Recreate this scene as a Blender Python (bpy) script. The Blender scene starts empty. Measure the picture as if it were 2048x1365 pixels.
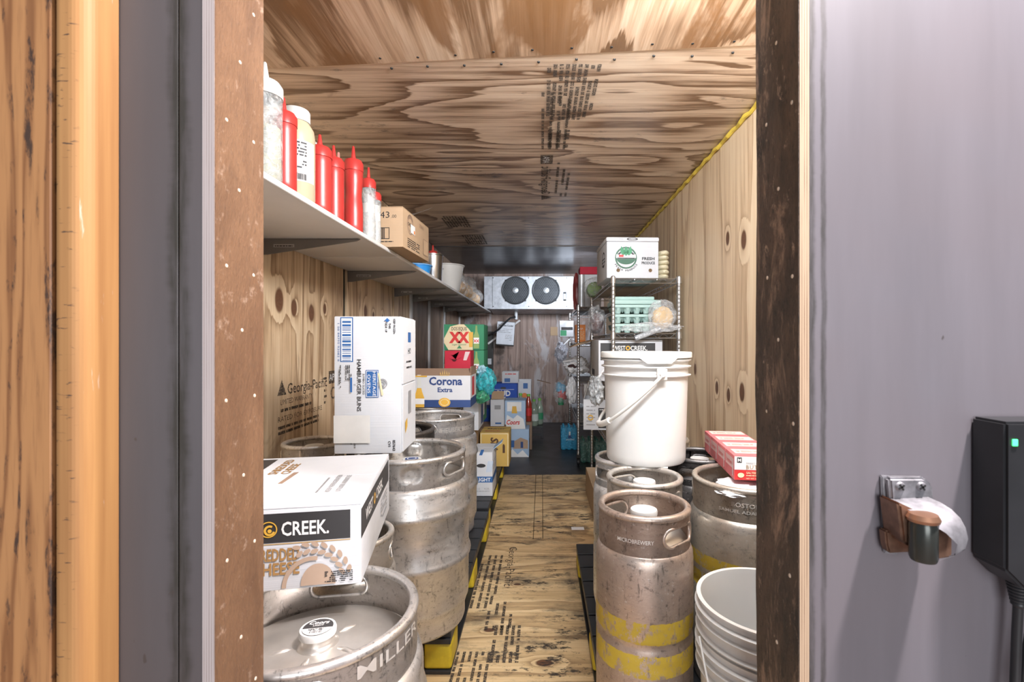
import bpy, bmesh, math, random
from mathutils import Vector, Matrix
from mathutils import noise as mn
random.seed(7)
PI = math.pi
SC = bpy.context.scene
COL = SC.collection

# ------------------------------------------------------------------ camera
F = 967.0; VX = 1083.0; VY = 686.0; CH = 1.10      # focal (px), principal point, camera height
cam_d = bpy.data.cameras.new('camera'); cam = bpy.data.objects.new('camera', cam_d); COL.objects.link(cam)
cam.location = (0, 0, CH); cam.rotation_euler = (PI/2, 0, 0)
cam_d.sensor_width = 36; cam_d.lens = F/2048*36
cam_d.shift_x = -(VX-1024)/2048; cam_d.shift_y = (VY-682.5)/2048
cam_d.clip_start = 0.02
cam_d.dof.use_dof = True; cam_d.dof.focus_distance = 1.9; cam_d.dof.aperture_fstop = 9
SC.camera = cam
# ------------------------------------------------------------------ world, lights, exposure
w = bpy.data.worlds.new('world'); SC.world = w; w.use_nodes = True
w.node_tree.nodes['Background'].inputs[0].default_value = (0.86, 0.89, 1.0, 1)
w.node_tree.nodes['Background'].inputs[1].default_value = 0.17
def area(name, loc, tgt, sx, sy, power, col):
    d = bpy.data.lights.new(name, 'AREA'); d.shape = 'RECTANGLE'; d.size = sx; d.size_y = sy; d.energy = power; d.color = col
    o = bpy.data.objects.new(name, d); COL.objects.link(o); o.location = loc
    o.rotation_euler = (Vector(tgt)-Vector(loc)).to_track_quat('-Z', 'Y').to_euler(); return o
area('lamp_over_door', (0.42, 0.80, 1.97), (0.0, 3.6, 1.2), 0.8, 0.16, 36, (0.95, 0.97, 1))
area('added_doorway_fill', (0.0, -3.8, 1.5), (0, 3, 1.0), 2.6, 1.8, 95, (0.97, 0.98, 1.0))  # broad fill added behind the camera, sends soft light in through the doorway
area('kitchen_ceiling_lamp', (0.85, 0.25, 2.65), (0.45, 0.6, 0.95), 0.10, 0.10, 80, (1, 0.90, 0.88))
bl = area('hidden_back_fill', (0.66, 4.98, 1.80), (-0.5, 6.6, 1.45), 0.22, 0.2, 11, (0.84, 0.91, 1.0)); bl.data.spread = math.radians(125)  # added fill, kept out of sight behind the produce box, brightens the cooler's far end
vs = SC.view_settings; vs.view_transform = 'Standard'; vs.look = 'None'; vs.gamma = 1; vs.use_curve_mapping = False
vs.exposure = 0.68

# ------------------------------------------------------------------ node helpers
class NT:
    def __init__(s, name):
        s.m = bpy.data.materials.new(name); s.m.use_nodes = True; s.t = s.m.node_tree
        s.b = s.t.nodes['Principled BSDF']
    def n(s, t, **k):
        x = s.t.nodes.new(t)
        for a, v in k.items(): setattr(x, a, v)
        return x
    def set(s, sock, v):
        if isinstance(v, bpy.types.NodeSocket): s.t.links.new(v, sock)
        elif v is not None:
            if isinstance(v, (tuple, list)) and len(v) == 3 and sock.type == 'RGBA': v = tuple(v)+(1,)
            sock.default_value = v
    def math(s, op, a, b=0.0, c=0.0):
        x = s.n('ShaderNodeMath', operation=op)
        s.set(x.inputs[0], a); s.set(x.inputs[1], b); s.set(x.inputs[2], c); return x.outputs[0]
    def co(s, kind='Object'): return s.n('ShaderNodeTexCoord').outputs[kind]
    def map(s, v, sc=(1,1,1), loc=(0,0,0), rot=(0,0,0)):
        x = s.n('ShaderNodeMapping'); s.set(x.inputs[0], v); x.inputs['Scale'].default_value = sc
        x.inputs['Location'].default_value = loc; x.inputs['Rotation'].default_value = rot; return x.outputs[0]
    def noise(s, v, scale=5, detail=3, rough=.55, dist=0):
        x = s.n('ShaderNodeTexNoise'); s.set(x.inputs['Vector'], v); x.inputs['Scale'].default_value = scale
        x.inputs['Detail'].default_value = detail; x.inputs['Roughness'].default_value = rough
        x.inputs['Distortion'].default_value = dist; return x.outputs[0]
    def ramp(s, f, stops, interp='LINEAR'):
        x = s.n('ShaderNodeValToRGB'); s.set(x.inputs[0], f); cr = x.color_ramp; cr.interpolation = interp
        while len(cr.elements) < len(stops): cr.elements.new(0.5)
        for e, (p, c) in zip(cr.elements, stops):
            e.position = p; e.color = (c, c, c, 1) if isinstance(c, (int, float)) else tuple(c)+(1,)
        return x.outputs[0]
    def mr(s, v, a, b, c, d, smooth=False):
        x = s.n('ShaderNodeMapRange'); s.set(x.inputs[0], v)
        if smooth: x.interpolation_type = 'SMOOTHSTEP'
        for i, q in enumerate((a, b, c, d)): x.inputs[1+i].default_value = q
        return x.outputs[0]
    def mix(s, f, a, b, mode='MIX'):
        x = s.n('ShaderNodeMix', data_type='RGBA', blend_type=mode)
        s.set(x.inputs[0], f); s.set(x.inputs[6], a); s.set(x.inputs[7], b); return x.outputs[2]
    def sep(s, v): 
        x = s.n('ShaderNodeSeparateXYZ'); s.set(x.inputs[0], v); return x.outputs
    def bump(s, h, st=.3, d=.01):
        x = s.n('ShaderNodeBump'); x.inputs['Strength'].default_value = st; x.inputs['Distance'].default_value = d
        s.set(x.inputs['Height'], h); s.set(s.b.inputs['Normal'], x.outputs[0])
    def fin(s, col=None, rough=None, metal=None, **k):
        s.set(s.b.inputs['Base Color'], col); s.set(s.b.inputs['Roughness'], rough); s.set(s.b.inputs['Metallic'], metal)
        for a, v in k.items(): s.set(s.b.inputs[a.replace('_', ' ')], v)
        return s.m
_M = {}
def plain(name, c, rough=.6, metal=0, var=.08, scale=9, **k):
    if name in _M: return _M[name]
    t = NT(name); n = t.noise(t.co(), scale, 4)
    col = t.mix(t.mr(n, .3, .7, 0, 1), tuple(max(0, x*(1-var)) for x in c), tuple(min(1, x*(1+var)) for x in c))
    if rough > .35: t.bump(n, .05, .004)
    _M[name] = t.fin(col, rough, metal, **k); return _M[name]
def plywood(name, axis, light, mid, dark, freq=9, knots=(), seed=0., scl=1.0, stain=None, rough=.5, dirt=0, along=.35, across=3.2, contrast=.55):
    """plywood: contour bands of a stretched noise, bent round the knots, plus fibres"""
    t = NT(name); P = t.co()
    sc = [across*scl]*3; sc[axis] = along*scl
    base = t.noise(t.map(P, tuple(sc), (seed, seed*.7, -seed)), 1.0, 2.5, .5, .35)
    fld = t.math('MULTIPLY', base, freq)
    kmask = None
    for (k, r) in knots:
        ks = [1/r]*3; ks[axis] = .62/r
        d = t.n('ShaderNodeVectorMath', operation='DISTANCE')
        t.set(d.inputs[0], t.map(P, tuple(ks))); d.inputs[1].default_value = tuple(a*b for a, b in zip(k, ks))
        fld = t.math('ADD', fld, t.mr(d.outputs['Value'], .4, 2.9, 1.1, 0, True))
        mk = t.mr(d.outputs['Value'], .75, 1.12, 1, 0, True)
        kmask = mk if kmask is None else t.math('MAXIMUM', kmask, mk)
    fs = [130*scl]*3; fs[axis] = 3.0*scl
    fib = t.noise(t.map(P, tuple(fs)), 1, 3, .6)
    f2 = [38*scl]*3; f2[axis] = 1.6*scl
    fib2 = t.noise(t.map(P, tuple(f2), (seed, 2, 3)), 1, 4, .65)
    fld = t.math('ADD', fld, t.math('MULTIPLY', fib2, .55))
    fr = t.math('FRACT', fld)
    b01 = t.math('MULTIPLY', t.math('POWER', fr, 1.8), t.mr(fr, .93, 1.0, 1, 0, True))
    b01 = t.math('ADD', t.math('MULTIPLY', b01, .75), t.math('MULTIPLY', t.mr(fib2, .40, .70, 0, 1), .35))
    big = t.noise(t.map(P, tuple([1.5 if i != axis else .5 for i in range(3)]), (seed+3, 1, 2)), 1, 3, .6)
    v = t.math('ADD', t.math('MULTIPLY', b01, contrast), t.math('ADD', t.math('MULTIPLY', fib, .34), t.math('MULTIPLY', big, .45)))
    col = t.ramp(v, [(.30, light), (.62, mid), (1.0, dark)])
    if stain:
        sn = t.noise(t.map(P, tuple([2.4 if i != axis else .9 for i in range(3)]), (seed*2, 5, 1)), 1.3, 5, .62, .8)
        col = t.mix(t.mr(sn, stain[1], stain[1]+.07, 0, .85), col, stain[0])
    if kmask is not None:
        kn = t.noise(P, 90, 3)
        col = t.mix(kmask, col, t.mix(kn, (.10, .04, .018), (.19, .09, .045)))
    if dirt:
        dn = t.noise(t.map(P, tuple([7 if i != axis else 3 for i in range(3)])), 1, 7, .72)
        col = t.mix(t.mr(dn, .62-dirt*.12, .70, 0, .9), col, (.035, .03, .03))
    if dirt > 1:
        g = [22 if i != axis else 9 for i in range(3)]; sn2 = t.noise(t.map(P, tuple(g), (3, 8, 1)), 1, 8, .78); gm = t.noise(t.map(P, (2.6, 2.6, 2.6), (7, 2, 0)), 1, 3)
        col = t.mix(t.math('MULTIPLY', t.mr(sn2, .53, .585, 0, .95), t.mr(gm, .44, .56, .12, 1)), col, (.03, .026, .024))
    t.bump(t.math('ADD', fib, t.math('MULTIPLY', b01, .3)), .12, .002)
    return t.fin(col, rough)
def keg_mat(name, c=(.50, .49, .47), grime=(.16, .12, .09), g=.5, rough=.33, bands=None):
    t = NT(name); P = t.co()
    a = t.noise(t.map(P, (9, 9, 22)), 1, 6, .7, .4)
    s1 = t.noise(t.map(P, (70, 70, 18)), 1, 5, .75)
    col = t.mix(t.mr(a, .35, .72, 0, g), c, grime)
    col = t.mix(t.mr(s1, .58, .66, 0, .75), col, tuple(x*.28 for x in c))
    col = t.mix(t.mr(t.noise(t.map(P, (45, 45, 70), (3, 1, 4)), 1, 9, .85, .3), .55, .60, 0, .7), col, tuple(x*.25 for x in c))
    sc_ = t.noise(t.map(P, (9, 9, 9), (1, 5, 2), (.6, .3, .5)), 2.2, 9, .85, 1.0)
    col = t.mix(t.mr(t.math('ABSOLUTE', t.math('SUBTRACT', sc_, .5)), 0, .0045, .5, 0), col, tuple(x*.35 for x in c))
    col = t.mix(t.mr(t.noise(P, 120, 2), .64, .7, 0, .35), col, (.8, .8, .8))
    ro = t.mr(a, .3, .7, rough-.06, rough+.2)
    metal = t.mr(a, .45, .75, .84, .6)
    if bands:
        z = t.sep(P)[2]; zz = t.math('ADD', z, t.math('MULTIPLY', t.math('SUBTRACT', s1, .5), .012)); m = None
        for (lo, hi) in bands:
            q = t.math('MULTIPLY', t.math('GREATER_THAN', zz, lo), t.math('LESS_THAN', zz, hi))
            m = q if m is None else t.math('ADD', m, q)
        wear = t.mr(t.noise(t.map(P, (40, 40, 26)), 1, 7, .85), .52, .57, 1, .0)
        m = t.math('MULTIPLY', m, wear)
        col = t.mix(m, col, t.mix(a, (.56, .40, .04), (.36, .24, .02)))
        metal = t.math('MULTIPLY', metal, t.math('SUBTRACT', 1, m)); ro = t.math('MAXIMUM', ro, t.math('MULTIPLY', m, .6))
    t.bump(s1, .08, .003)
    return t.fin(col, ro, metal)

# ------------------------------------------------------------------ geometry helpers
def obj(name, bm, mat, parent=None, smooth=False, me=None):
    if me is None:
        me = bpy.data.meshes.new(name); bmesh.ops.recalc_face_normals(bm, faces=bm.faces[:]) if not getattr(bm, 'flat_print', False) else None
        bm.to_mesh(me); bm.free()
        if mat: me.materials.append(mat)
        if smooth:
            for p in me.polygons: p.use_smooth = True
            if smooth != 'all': me.set_sharp_from_angle(angle=math.radians(38))
    o = bpy.data.objects.new(name, me); COL.objects.link(o)
    if parent: o.parent = parent
    return o
def thing(name, label, cat, loc=(0, 0, 0), rz=0, group=None, rot=None):
    o = bpy.data.objects.new(name, None); COL.objects.link(o); o.empty_display_size = .05
    o.location = loc; o.rotation_euler = rot or (0, 0, rz); return tag(o, label, cat, group)
def tag(o, label, cat, group=None):
    o['label'] = label; o['category'] = cat
    if group: o['group'] = group
    return o
def struct(name, bm, mat, label=None):
    o = obj(name, bm, mat); o['kind'] = 'structure'
    if label: o['label'] = label
    return o
def B(): return bmesh.new()
def box(bm, x0, x1, y0, y1, z0, z1, bev=0, M=None, seg=2):
    r = bmesh.ops.create_cube(bm, size=1)
    T = Matrix.Translation(((x0+x1)/2, (y0+y1)/2, (z0+z1)/2)) @ Matrix.Diagonal((x1-x0, y1-y0, z1-z0, 1))
    bmesh.ops.transform(bm, matrix=T, verts=r['verts'])
    vs_ = r['verts']
    if bev:
        es = {e for v in vs_ for e in v.link_edges}
        q = bmesh.ops.bevel(bm, geom=list(es), offset=bev, segments=seg, affect='EDGES', profile=.6)
        vs_ = list({v for f in q['faces'] for v in f.verts} | {v for v in vs_ if v.is_valid})
    if M is not None: bmesh.ops.transform(bm, matrix=M, verts=vs_)
    return bm
def bx(*a, **k): return box(B(), *a, **k)
def tube(bm, pts, r, seg=8, closed=False, cap=True):
    pts = [Vector(p) for p in pts]; n = len(pts); rings = []; up = None
    rr = r if isinstance(r, (list, tuple)) else [r]*n
    for i, p in enumerate(pts):
        if closed: d = (pts[(i+1) % n]-pts[i-1])
        else: d = pts[min(i+1, n-1)]-pts[max(i-1, 0)]
        d.normalize()
        if up is None: up = Vector((0, 0, 1)) if abs(d.z) < .9 else Vector((1, 0, 0))
        s = d.cross(up).normalized(); up = s.cross(d).normalized()
        rings.append([bm.verts.new(p+(s*math.cos(2*PI*k/seg)+up*math.sin(2*PI*k/seg))*rr[i]) for k in range(seg)])
    for i in range(n if closed else n-1):
        a, b = rings[i], rings[(i+1) % n]
        for k in range(seg): bm.faces.new((a[k], a[(k+1) % seg], b[(k+1) % seg], b[k]))
    if cap and not closed: bm.faces.new(rings[0][::-1]); bm.faces.new(rings[-1])
    return bm
def lathe(bm, prof, seg=48, cx=0, cy=0, oval=1.0):
    rings = []
    for (r, z) in prof:
        if r < 1e-5: rings.append([bm.verts.new((cx, cy, z))])
        else: rings.append([bm.verts.new((cx+r*math.cos(2*PI*k/seg), cy+oval*r*math.sin(2*PI*k/seg), z)) for k in range(seg)])
    for a, b in zip(rings, rings[1:]):
        for k in range(seg):
            k2 = (k+1) % seg
            if len(a) == 1 and len(b) == 1: continue
            if len(a) == 1: bm.faces.new((a[0], b[k2], b[k]))
            elif len(b) == 1: bm.faces.new((a[k], a[k2], b[0]))
            else: bm.faces.new((a[k], a[k2], b[k2], b[k]))
    return bm
def prism(bm, pts, n0, n1, plane='xz'):
    """closed 2-D outline extruded; plane 'xz' -> extrude in y, 'xy' -> z, 'yz' -> x"""
    f = {'xz': lambda p, n: (p[0], n, p[1]), 'xy': lambda p, n: (p[0], p[1], n), 'yz': lambda p, n: (n, p[0], p[1])}[plane]
    a = [bm.verts.new(f(p, n0)) for p in pts]; b = [bm.verts.new(f(p, n1)) for p in pts]
    bm.faces.new(a); bm.faces.new(b[::-1]); n = len(pts)
    for i in range(n): bm.faces.new((a[i], b[i], b[(i+1) % n], a[(i+1) % n]))
    return bm
def at(px, py, D): return Vector(((px-VX)*D/F, D, CH-(py-VY)*D/F))
def blob(r, sub=3, amp=.25, fr=3., sc=(1, 1, 1), seed=0, flat=None, crumple=0):
    bm = B(); bmesh.ops.create_icosphere(bm, subdivisions=sub, radius=1)
    for v in bm.verts:
        d = v.co.normalized(); k = 1+amp*mn.noise(d*fr+Vector((seed, seed*2, 1)))
        if crumple: k += crumple*abs(mn.noise(d*fr*3+Vector((seed, 0, 5))))
        v.co = Vector((d.x*sc[0], d.y*sc[1], d.z*sc[2]))*r*k
        if flat is not None and v.co.z < flat: v.co.z = flat+(v.co.z-flat)*.08
    return bm

# ------------------------------------------------------------------ printing (flat print on real faces)
_tc = {}
def tmesh(s, bold=0.0, shear=0.0, sp=1.0):
    key = (s, bold, shear, sp)
    if key not in _tc:
        c = bpy.data.curves.new('t', 'FONT'); c.body = s; c.size = 1; c.offset = bold; c.shear = shear; c.space_character = sp
        c.resolution_u = 2; c.align_x = 'LEFT'; c.fill_mode = 'BOTH'
        o = bpy.data.objects.new('t', c); me = o.to_mesh()
        vs_ = [(v.co.x, v.co.y) for v in me.vertices]; fs = [tuple(p.vertices) for p in me.polygons]
        o.to_mesh_clear(); bpy.data.objects.remove(o); bpy.data.curves.remove(c)
        if vs_:
            x0 = min(v[0] for v in vs_); x1 = max(v[0] for v in vs_); y0 = min(v[1] for v in vs_); y1 = max(v[1] for v in vs_)
        else: x0 = x1 = y0 = y1 = 0
        _tc[key] = (vs_, fs, x0, x1, y0, y1)
    return _tc[key]
class Print:
    def __init__(s, parent, fn, lift=.0003): s.p = parent; s.fn = fn; s.d = {}; s.l = 0; s.lift = lift
    def _b(s, mat, nm):
        k = (nm, mat.name)
        if k not in s.d: s.l += 1; s.d[k] = (B(), mat, s.lift*s.l)
        return s.d[k]
    def poly(s, mat, pts, nm='printed_panel'):
        bm, _, w_ = s._b(mat, nm); bm.faces.new([bm.verts.new(s.fn(u, v, w_)) for u, v in pts]); return s
    def rect(s, mat, u0, v0, u1, v1, nm='printed_panel', n=1):
        for i in range(n):
            a = u0+(u1-u0)*i/n; b = u0+(u1-u0)*(i+1)/n
            s.poly(mat, [(a, v0), (b, v0), (b, v1), (a, v1)], nm)
        return s
    def disc(s, mat, u, v, r, nm='printed_emblem', r2=None, a0=0, a1=2*PI, hole=0, n=24):
        r2 = r2 or r
        P_ = [(u+r*math.cos(a0+(a1-a0)*i/n), v+r2*math.sin(a0+(a1-a0)*i/n)) for i in range(n+1)]
        if hole:
            Q = [(u+r*hole*math.cos(a0+(a1-a0)*i/n), v+r2*hole*math.sin(a0+(a1-a0)*i/n)) for i in range(n+1)]
            for i in range(n): s.poly(mat, [Q[i], P_[i], P_[i+1], Q[i+1]], nm)
        else: s.poly(mat, P_[:-1] if a1-a0 > 6.2 else P_, nm)
        return s
    def text(s, mat, st, u, v, h, al='C', rot=0, bold=0.0, shear=0.0, wid=None, nm='lettering', sp=1.0, box_w=None):
        """(u,v) anchors the baseline; h = cap height; wid squeezes; box_w fits the whole width"""
        vs_, fs, x0, x1, y0, y1 = tmesh(st, bold, shear, sp)
        if not vs_: return s
        k = h/.70; kx = k*(wid or 1)
        if box_w: kx = box_w/(x1-x0)
        ox = {'L': -x0, 'C': -(x0+x1)/2, 'R': -x1}[al]; c, q = math.cos(rot), math.sin(rot)
        bm, _, w_ = s._b(mat, nm); vv = []
        for (x, y) in vs_:
            a = (x+ox)*kx; b = y*k; vv.append(bm.verts.new(s.fn(u+a*c-b*q, v+a*q+b*c, w_)))
        for f in fs:
            try: bm.faces.new([vv[i] for i in f])
            except ValueError: pass
        return s
    def lines(s, mat, u, v, wd, n, pitch, th=None, rot=0, seed=1, nm='small_print'):
        rnd = random.Random(seed); th = th or abs(pitch)*.45; c, q = math.cos(rot), math.sin(rot)
        for i in range(n):
            x = 0
            while x < wd:
                L = rnd.uniform(.5, 3)*abs(pitch); L = min(L, wd-x)
                if rnd.random() < .86:
                    P_ = [(x, -i*pitch), (x+L, -i*pitch), (x+L, -i*pitch+th), (x, -i*pitch+th)]
                    s.poly(mat, [(u+a*c-b*q, v+a*q+b*c) for a, b in P_], nm)
                x += L+.35*abs(pitch)
        return s
    def barcode(s, mat, u0, v0, u1, v1, horiz=True, seed=3):
        rnd = random.Random(seed); a, b = (u0, u1) if horiz else (v0, v1); x = a; st = (b-a)/60
        while x < b-st:
            L = rnd.choice((1, 1, 2, 3))*st; L = min(L, b-x)
            s.rect(mat, *((x, v0, x+L, v1) if horiz else (u0, x, u1, x+L)), nm='barcode'); x += L+rnd.choice((1, 1, 2))*st
        return s
    def done(s):
        for (nm, _), (bm, mat, w_) in s.d.items():
            bm.normal_update(); o = obj(nm, bm, mat, s.p)
        s.d = {}
def planar(o, u, v):
    o, u, v = Vector(o), Vector(u).normalized(), Vector(v).normalized(); n = u.cross(v)
    return lambda a, b, w_: o+u*a+v*b+n*w_
def cyl(r, z0=0, a0=-PI/2, cx=0, cy=0):       # u along the arc (seen from outside left to right), v up
    return lambda a, b, w_: Vector((cx+(r+w_)*math.cos(a0+a/r), cy+(r+w_)*math.sin(a0+a/r), z0+b))

INK = plain('black_ink', (.02, .02, .022), .6)
WHT = plain('white_ink', (.82, .82, .82), .5)
NAVY = plain('navy_ink', (.025, .06, .20), .5)
GOLD = plain('gold_ink', (.50, .33, .13), .5)
RED = plain('red_ink', (.62, .03, .03), .5)
GREEN = plain('green_ink', (.04, .26, .12), .5)
TAN = plain('tan_ink', (.42, .29, .20), .6)
PALEBLUE = plain('pale_blue_ink', (.35, .55, .80), .5)
CHAR = plain('charcoal_ink', (.035, .034, .036), .55)
_s = NT('stamp_ink'); _sn = _s.noise(_s.co(), 160, 4, .7); STAMP = _s.fin((.05, .04, .035), .8, 0, Alpha=_s.mr(_sn, .42, .60, 1.0, .3))
CREAM = plain('cream_ink', (.75, .65, .42), .6)
AMBER = plain('amber_ink', (.72, .42, .06), .5)
GREY = plain('grey_ink', (.30, .30, .31), .6)
def card(name, c, var=.05):
    if name in _M: return _M[name]
    t = NT(name); P = t.co(); n = t.noise(P, 14, 5, .6); cor = t.noise(t.map(P, (1, 1, 300)), 1, 1)
    d = t.noise(P, 3, 4)
    col = t.mix(t.mr(n, .3, .7, 0, 1), tuple(x*(1-var) for x in c), c); col = t.mix(t.mr(d, .55, .8, 0, .3), col, tuple(x*.7 for x in c))
    t.bump(t.math('ADD', cor, n), .12, .003); _M[name] = t.fin(col, .75); return _M[name]
WCARD = card('white_cardboard', (.64, .655, .69)); KRAFT = card('kraft_cardboard', (.46, .32, .20)); BRCARD = card('brown_cardboard', (.30, .20, .14))
BLUECARD = card('blue_cardboard', (.02, .08, .42)); GREENCARD = card('green_cardboard', (.04, .25, .13)); REDCARD = card('red_cardboard', (.52, .02, .05))
YELCARD = card('yellow_cardboard', (.66, .44, .12)); PBCARD = card('pale_blue_cardboard', (.40, .55, .75)); ORCARD = card('orange_cardboard', (.75, .25, .07))
GALV = None
def galv():
    t = NT('galvanized_metal'); P = t.co(); v = t.n('ShaderNodeTexVoronoi'); v.inputs['Scale'].default_value = 40; t.set(v.inputs['Vector'], P)
    n = t.noise(P, 14, 6, .7)
    col = t.mix(t.mr(n, .35, .7, 0, 1), (.50, .53, .58), (.30, .32, .36)); col = t.mix(t.mr(t.noise(P, 35, 6, .8), .60, .68, 0, .75), col, (.07, .08, .10))
    return t.fin(col, .42, .55)
GALV = galv()
CHROME = plain('chrome_wire', (.60, .61, .63), .28, .95)
PLW = plain('white_plastic', (.64, .635, .62), .38, 0, .02)
PLWR = plain('white_rim_plastic', (.68, .67, .64), .38, 0, .02)
BLK = plain('black_plastic', (.018, .019, .022), .42, 0, .3)
BLKM = plain('black_metal', (.03, .03, .03), .5, .4)
STEEL = plain('brushed_steel', (.58, .59, .61), .25, 1.0)
def film(name, c=(.9, .93, .96), a=.35, rough=.15):
    if name in _M: return _M[name]
    t = NT(name); n = t.noise(t.co(), 30, 4, .6, 1.5); t.bump(n, .7, .01)
    _M[name] = t.fin(c, rough, 0, Alpha=t.mr(n, .35, .65, a*.5, min(1, a*1.7))); return _M[name]
FILM = film('clear_film', a=.22); CLEARPL = film('clear_bottle_plastic', (.55, .57, .57), .42, .12)

# ================================================================== STRUCTURE
XL, XR, ZC, YB = -1.085, .874, 2.07, 6.78
Y0, Y1 = .607, .713           # the front wall's two faces
JL, JR = -.41, .318           # door opening
lt, md, dk = (.64, .46, .27), (.50, .32, .16), (.28, .14, .06)
WALLPLY = (.76, .62, .43), (.60, .44, .28), (.28, .17, .09)
m_lw = plywood('left_wall_plywood', 2, *WALLPLY, freq=7, seed=1.3, across=3.0,
    knots=[((XL, 2.0, 1.276), .034), ((XL, 2.12, 1.253), .026), ((XL, 2.28, 1.24), .027), ((XL, 2.42, 1.27), .018), ((XL, 2.98, 1.29), .028), ((XL, 3.12, 1.27), .02), ((XL, 3.3, 1.26), .02)],
    stain=((.20, .11, .06), .58), contrast=.72)
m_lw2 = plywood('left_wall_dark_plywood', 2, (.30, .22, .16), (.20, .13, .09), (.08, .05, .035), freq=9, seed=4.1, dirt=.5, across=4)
m_rw = plywood('right_wall_plywood', 2, (.84, .70, .50), (.74, .57, .38), (.44, .29, .17), freq=6, seed=8.7, across=2.6,
    knots=[((XR, 2.41, .876), .022), ((XR, 2.26, .855), .022), ((XR, 2.108, .884), .028), ((XR, 2.27, 1.59), .022), ((XR, 2.09, 1.545), .028), ((XR, 3.1, 1.35), .03), ((XR, 2.75, .95), .022)], contrast=.62)
m_bw = plywood('back_wall_plywood', 2, (.34, .26, .23), (.25, .17, .14), (.12, .075, .06), freq=5, seed=2.2, dirt=.7, stain=((.42, .40, .42), .54), across=5)
m_c1 = plywood('front_ceiling_plywood', 1, (.72, .58, .44), (.52, .36, .24), (.20, .11, .055), freq=5, seed=5.5, across=2.2, along=.8, stain=((.24, .12, .05), .50), rough=.35, contrast=.85)
m_c2 = plywood('middle_ceiling_plywood', 0, (.80, .66, .52), (.60, .45, .33), (.20, .115, .065), freq=13, seed=9.2, across=2.0, along=.5, rough=.3, contrast=.85, dirt=.12, stain=((.20, .10, .05), .64))
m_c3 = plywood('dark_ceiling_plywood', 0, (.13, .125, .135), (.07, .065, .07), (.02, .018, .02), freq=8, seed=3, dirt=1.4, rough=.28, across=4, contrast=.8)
m_fl = plywood('floor_plywood', 0, (.78, .60, .35), (.62, .44, .23), (.26, .16, .08), freq=10, seed=6.4, across=2.6, along=.6, dirt=1.01, rough=.5, knots=[((.01, 1.66, 0), .02), ((-.2, 1.85, 0), .014), ((-.11, 2.2, 0), .011)], contrast=.6)
m_fl2 = plain('black_floor', (.035, .036, .042), .42, 0, .6, 5)

fl = struct('floor', bx(XL, XR, Y1-.1, YB, -.06, -.018), m_fl2, 'black rubbery cooler floor, worn and damp, plywood sheets over its front part')
for (x0, x1, y0, y1) in ((XL, XR, .60, 2.708), (XL, -.048, 2.712, 4.03), (-.045, .006, 2.712, 4.03), (.009, XR, 2.712, 4.03)):
    obj('plywood_sheet', bx(x0, x1, y0, y1, -.0178, 0, .0012, seg=1), m_fl, fl)
kf = struct('floor_kitchen', bx(-1.9, 1.9, -2.2, .60, -.06, 0), plain('kitchen_floor_tile', (.24, .17, .14), .6), 'reddish kitchen floor outside the cooler')
wl = struct('wall_left', bx(XL-.08, XL-.012, Y1, YB+.08, -.06, ZC+.05), BLKM, 'left cooler wall of plywood panels with black gaps')
for i, (a, b) in enumerate(((Y1, 2.645), (2.695, 3.515), (3.555, 3.98), (4.0, 4.63), (4.65, 5.34), (5.36, 6.34), (6.36, YB))):
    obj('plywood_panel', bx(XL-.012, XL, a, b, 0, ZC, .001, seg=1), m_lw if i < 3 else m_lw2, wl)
wr = struct('wall_right', bx(XR+.012, XR+.08, Y1, YB+.08, -.06, ZC+.05), BLKM, 'right cooler wall of pale knotty plywood')
for a, b in ((Y1, 1.93), (1.932, 3.148), (3.15, 4.37), (4.372, 5.59), (5.592, YB)):
    obj('plywood_panel', bx(XR, XR+.012, a, b, 0, ZC, .001, seg=1), m_rw, wr)
wb = struct('wall_back', bx(XL, XR, YB+.012, YB+.08, -.06, ZC+.05), BLKM, 'brown stained back wall of the cooler')
for a, b in ((XL, -.30), (-.298, .40), (.402, XR)):
    obj('plywood_panel', bx(a, b, YB, YB+.012, -.018, ZC, .001, seg=1), m_bw, wb)
ce = struct('ceiling', bx(XL-.08, XR+.08, Y1, YB+.08, ZC+.012, ZC+.06), BLKM, 'plywood cooler ceiling, glossy, with black factory stamps')
def quadplate(pts, z0, z1): return prism(B(), pts, z0, z1, 'xy')
obj('plywood_panel', quadplate([(XL, Y1), (XR, Y1), (XR, 1.56), (XL, 1.72)], ZC, ZC+.012), m_c1, ce)
obj('plywood_panel', quadplate([(XL, 1.70), (XR, 1.54), (XR, 4.86), (XL, 4.86)], ZC+.003, ZC+.013), m_c2, ce)
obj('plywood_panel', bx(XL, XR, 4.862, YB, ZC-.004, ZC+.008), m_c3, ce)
# screw heads along the ceiling seam
for i in range(11):
    x = -.55+i*.13; yy = 1.64-.082*x*1.0
    for s_ in (-.035, .03):
        bm = B(); lathe(bm, [(0, ZC+.0015-.003), (.0045, ZC-.0012), (.005, ZC+.002)], 10, x+.02*(s_ > 0), yy+s_+random.uniform(-.008, .008)); obj('screw', bm, BLKM, ce)
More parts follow.
